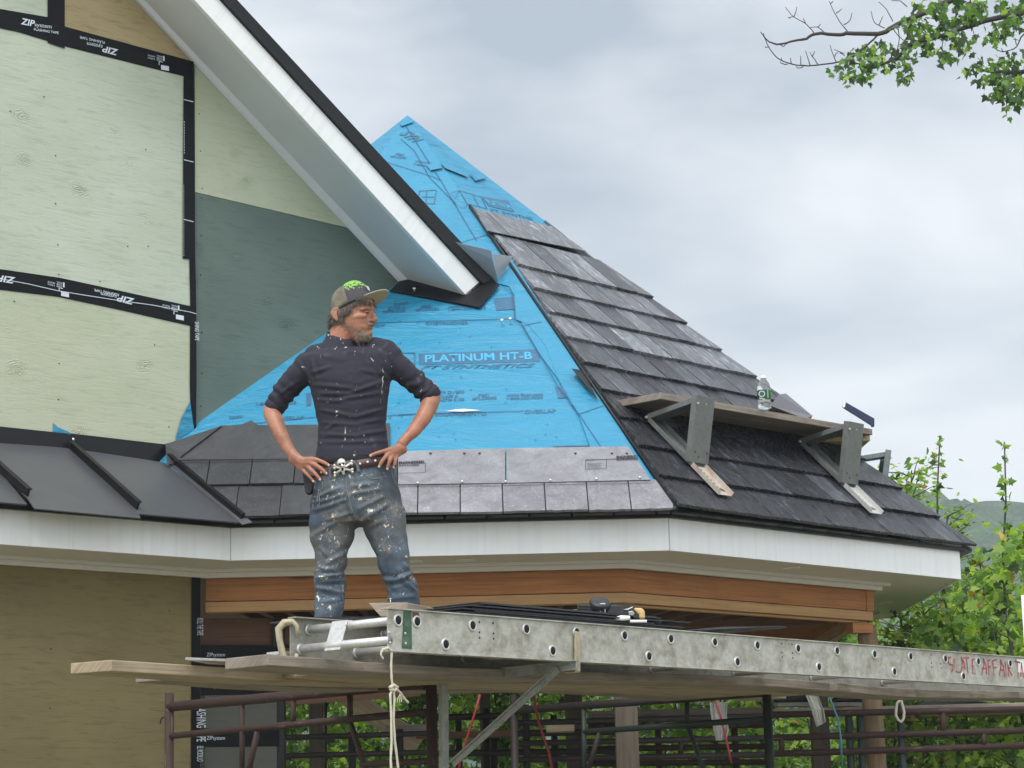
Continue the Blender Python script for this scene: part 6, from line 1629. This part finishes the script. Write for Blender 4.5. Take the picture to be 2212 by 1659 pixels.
def sapling(x, y, h, spread, nb, nl, sz, pal, seed, lab, shape=ML, z0=.15, group='saplings growing behind the scaffold', name='sapling', lean=(0,0), droop=.6, leader=0.0):
    rg = random.Random(seed); root = thing(name, V((x, y, 0)), lab, 'tree', group)
    tb = MB(); N_ = 10; tp = [V((x+lean[0]*(k/N_)+.04*math.sin(k*1.3+seed), y+lean[1]*(k/N_), h*k/N_)) for k in range(N_+1)]
    r0_ = .006+.0032*h; tb.tube(tp, [r0_*(1-.85*k/N_)+.002 for k in range(N_+1)], 7); tb.build('trunk', M['bark'], root)
    bb = MB(); lv = LB()
    for i in range(nb):
        f = z0+(1-z0)*((i+rg.random())/nb); q = f*N_; k = min(N_-1, int(q)); p = tp[k].lerp(tp[k+1], q-k)
        if f > 1-leader: 
            for _ in range(4): leaf(lv, p+V((rg.uniform(-.03,.03), rg.uniform(-.03,.03), rg.uniform(-.03,.03))), sz*rg.uniform(.5,.9), rg, shape, .1, pick(rg, pal))
            continue
        az = rg.uniform(0, 2*math.pi); ln = spread*(1.05-f*.75)*rg.uniform(.6,1.15); d = V((math.cos(az), math.sin(az), rg.uniform(.25,.9))).normalized()
        pts = [p]
        for s_ in range(5):
            d = (d+V((rg.uniform(-.25,.25), rg.uniform(-.25,.25), rg.uniform(-.22,.16)))).normalized(); pts.append(pts[-1]+d*ln/5)
        bb.tube(pts, [r0_*.35*(1-.15*s_) for s_ in range(6)], 5)
        for s_ in range(nl):
            t_ = rg.uniform(.2, 1.05)*5; k = min(4, int(t_)); c = pts[k].lerp(pts[k+1], t_-k)+V((rg.gauss(0,1), rg.gauss(0,1), rg.gauss(-.2,.8)))*sz*.9
            leaf(lv, c, sz*rg.uniform(.55,1.15), rg, shape, droop*rg.uniform(.2,1.1), pick(rg, pal))
    bb.build('branches', M['bark'], root); lv.build('leaves', LEAFM, root); return root
PALR = (.42,.46,.10,.02)
def X_at(px, Y): return aty(px, 1500, Y).x
# row seen under the turret and through the scaffold
names = ['far left, beside the dark door post', 'behind the left scaffold frame', 'behind the thin black cable', 'behind the diagonal wooden brace', 'behind the hanging rope', 'left of the galvanised bracket', 'right of the galvanised bracket', 'behind the first red cord', 'left of the weathered square post', 'directly behind the weathered square post', 'right of the weathered square post', 'behind the dark green scaffold brace', 'behind the short red cord', 'left of the round log post', 'behind the black work shoes', 'right of the round log post', 'behind the white rope loop', 'low at the right edge']
for i, nm in enumerate(names):
    px = 600+i*95; Y = 18.2+1.7*((i*37) % 5)/4
    if px > 1900: Y = 19.5
    sapling(X_at(px, Y), Y, 3.0+.25*math.sin(i*2.1), .85, 26, 34, .085, (.44,.38,.17,.01), 100+i, 'leafy green maple sapling '+nm, z0=.42)
for i in range(9):      # darker second row filling the gaps further back
    px = 640+i*200; Y = 24+i % 3
    sapling(X_at(px, Y), Y, 3.7, 1.5, 34, 40, .12, (.45,.15,.40,0), 200+i, 'darker bushy tree in the back row, number %d from the left' % (i+1) if False else 'darker bushy tree in the back row, %s from the left' % ['first','second','third','fourth','fifth','sixth','seventh','eighth','ninth'][i], group='back row of trees', name='bushy_tree', z0=.35)
# taller saplings at the right of the picture
spec = [
 (1950,16.5,3.65,.70,60,26,.070,OV,0,'slender narrow-leaved tree just beyond the roof corner'),
 (2000,17.5,4.25,.95,80,28,.078,OV,0,'feathery narrow-leaved tree topping out below the clouds, right of the roof brackets'),
 (2057,16.0,4.28,.60,34,14,.080,ML,.22,'tall thin maple sapling with a bare leader and small top leaves'),
 (2195,15.0,4.05,.55,34,16,.095,ML,.18,'tall thin maple sapling at the right edge of the view'),
 (2130,16.5,3.45,.85,44,22,.095,ML,.05,'maple sapling with a few orange leaves before the wooded hill'),
 (1990,15.2,2.85,.70,30,22,.085,ML,0,'bright green maple sapling below the roof corner'),
 (2075,15.4,2.95,.70,28,20,.090,ML,0,'bright green maple sapling between roof corner and right edge'),
 (2170,15.8,2.95,.75,30,22,.095,ML,0,'broad maple sapling above the red lettering of the ladder'),
 (2065,18.0,3.95,.9,64,26,.072,OV,0,'second narrow-leaved tree, before the sliver of wooded hill'),
 (2180,18.5,3.75,.9,60,24,.080,ML,0,'taller maple sapling behind the tall bare leader at the right edge'),
 (2250,16.2,3.6,.8,30,30,.095,ML,0,'maple sapling cut by the right edge of the view'),
 (1925,16.0,2.75,.6,28,30,.080,ML,0,'low maple sapling right of the log post'),
]
for i, (px, Y, h, sp, nb, nl, sz, shp, ld, lab) in enumerate(spec):
    pal = (.40,.46,.125,.015) if i != 4 else (.38,.40,.13,.09)
    sapling(X_at(px, Y), Y, h, sp, nb, nl, sz, pal, 300+i, lab, shp, .30 if h > 3.2 else .35, 'saplings at the right', 'sapling', (0,0), .6, ld)
# the branch reaching in from the top right
YT = 16.0
def BZ(a, b_): return (1591+.2811*a, .2811*b_)
def BP(a, b_, dy=0.0): return aty(*BZ(a, b_), YT+dy)
tr_ = thing('maple_tree', V((6.4, YT, 0)), 'maple tree whose half-bare leafy branch reaches in at the top right', 'tree')
b = MB(); tp = [V((6.4+.1*math.sin(k), YT, k*1.1)) for k in range(9)]; b.tube(tp, [.20-.014*k for k in range(9)], 14); b.build('trunk', M['bark'], tr_)
b = MB()
def br_(pts, r0_, r1_, dy0=0.0, dy1=0.0):
    n = len(pts); r0_ *= .55; r1_ *= .7; P_ = [BP(*p, dy0+(dy1-dy0)*i/(n-1)) for i, p in enumerate(pts)]; Q = []
    for i in range(n-1):
        a_, c_, d_, e_ = P_[max(i-1,0)], P_[i], P_[i+1], P_[min(i+2,n-1)]
        for k in range(4):
            t_ = k/4; Q.append(.5*((2*c_)+(d_-a_)*t_+(2*a_-5*c_+4*d_-e_)*t_*t_+(3*c_-a_-3*d_+e_)*t_**3)+V((0,0,random.uniform(-.004,.004))))
    Q.append(P_[-1]); b.tube(Q, [r0_+(r1_-r0_)*i/(len(Q)-1) for i in range(len(Q))], 7)
br_([(3300,-120),(2700,20),(2209,95),(1950,150),(1750,215),(1550,285),(1330,345),(1240,440),(1100,500),(1040,515),(940,490),(870,470)], .050, .005)
br_([(3300,-520),(2400,-330),(1900,-110),(1650,0),(1500,75),(1350,140),(1200,210),(1090,262),(860,255),(800,265),(610,258),(540,295),(450,315),(310,340),(240,310),(185,245)], .055, .005)
br_([(1090,262),(1000,350),(900,430),(780,480),(620,500),(480,500),(340,460),(260,380),(220,300),(208,255)], .014, .004)
br_([(3300,-20),(2700,380),(2209,545),(2050,550),(1950,555),(1850,520)], .04, .005); br_([(2400,130),(2209,260),(2150,360),(2050,400),(1970,365)], .012, .004)
br_([(2209,560),(2100,640),(2080,760),(2075,830)], .010, .003); br_([(2209,600),(2150,700),(2170,800)], .008, .003)
for tw in ([(600,258),(540,190),(440,130),(375,55)],[(440,130),(455,95),(463,55)],[(400,137),(440,130)],[(860,250),(770,130),(712,10)],[(765,105),(808,68)],[(725,25),(742,10)],[(825,190),(870,160),(888,98)],[(1140,215),(1060,170),(1035,85)],[(1095,190),(1125,125)],[(1200,160),(1150,70),(1092,15)],
   [(680,255),(625,210),(560,212)],[(628,210),(645,185)],[(530,180),(513,140)],[(770,480),(745,430),(717,345)],[(755,430),(780,395)],[(625,495),(580,430),(563,400)],[(585,430),(600,395)],[(565,500),(530,390)],[(495,500),(493,432)],[(340,345),(365,355),(390,330)],[(420,490),(415,445)],[(390,495),(350,490),(335,475)],[(515,510),(480,525),(458,510)],[(345,460),(345,445)],[(220,362),(245,362)],
   [(1560,375),(1500,430),(1400,435)],[(1478,440),(1478,425)],[(1240,200),(1250,300),(1235,390)],[(1200,215),(1260,290),(1340,340)],[(830,430),(800,400),(750,380)],[(1310,55),(1260,10),(1190,2)],[(2050,400),(2035,370)],[(2150,340),(2140,290)],[(2130,300),(2170,310)],
   [(1750,215),(1800,180),(1830,290)],[(1950,150),(2010,240),(2000,300)],[(1600,270),(1580,360),(1600,430)],[(1330,345),(1290,430),(1300,560)],[(1000,350),(1040,430),(1010,540)],[(880,440),(860,520),(850,560)]):
    br_(tw, .0075, .0035, 0, random.uniform(-.15,.15))
b.build('branches', M['bark'], tr_)
lv = LB(); rg = random.Random(77)
cl = [(1400,60,9),(1550,80,12),(1540,30,10),(1700,40,14),(1800,70,14),(1900,50,14),(2050,50,14),(2150,110,12),(2190,30,12),(1340,150,8),(1350,230,10),(1450,200,12),(1450,280,12),(1290,200,5),(1300,360,8),(1600,160,14),(1620,240,12),(1700,290,12),(1720,350,9),(1560,380,7),(1610,440,8),(1750,150,12),(1850,120,12),(1980,230,8),(2060,170,9),(2130,200,7),(1970,290,6),(1810,300,4),(1390,350,8),(1480,330,7),
  (1270,430,7),(1290,520,7),(1300,600,4),(1350,480,4),(1070,380,9),(1030,440,12),(1000,520,12),(980,580,8),(860,560,9),(850,600,5),(820,460,7),(900,420,7),(780,560,3),(1150,370,7),(1200,470,7),(1100,450,7),(1150,340,4),(1250,580,3),
  (1850,500,12),(1900,590,10),(1800,530,5),(1990,500,8),(2040,470,7),(2050,600,12),(2060,660,14),(2080,740,14),(2020,720,8),(2140,540,10),(2180,660,10),(2080,850,4),(2190,790,10),(1970,740,4),(2150,620,10),(2130,490,8),(2190,400,6),(2150,130,8),(2060,230,5),(1980,640,5),(2200,720,8)]
for (a, c, n) in cl:
    for k in range(int(n*1.7)):
        p = BP(a+rg.gauss(0,34), c+rg.gauss(0,30), rg.gauss(0,.22)); leaf(lv, p, rg.uniform(.045,.080), rg, ML, rg.uniform(.45,1.0), pick(rg, (.46,.08,.46,0)))
lv.build('leaves', LEAFM, tr_)
# ================================================================== AIR
hb_ = MB(); x0, x1, y0, y1, z0, z1_ = -480, 480, -310, 480, -1.6, 72
hb_.hexa([(x0,y0,z0),(x1,y0,z0),(x1,y1,z0),(x0,y1,z0),(x0,y0,z1_),(x1,y0,z1_),(x1,y1,z1_),(x0,y1,z1_)])
hm = bpy.data.materials.new('haze_air'); hm.use_nodes = True; ht = hm.node_tree; ht.nodes.clear()
ho = ht.nodes.new('ShaderNodeOutputMaterial'); hv = ht.nodes.new('ShaderNodeVolumePrincipled'); hv.inputs['Color'].default_value = (.80,.88,.95,1); hv.inputs['Density'].default_value = .0010
ht.links.new(hv.outputs[0], ho.inputs['Volume'])
o = hb_.build('haze', hm); tag(o, kind='stuff')
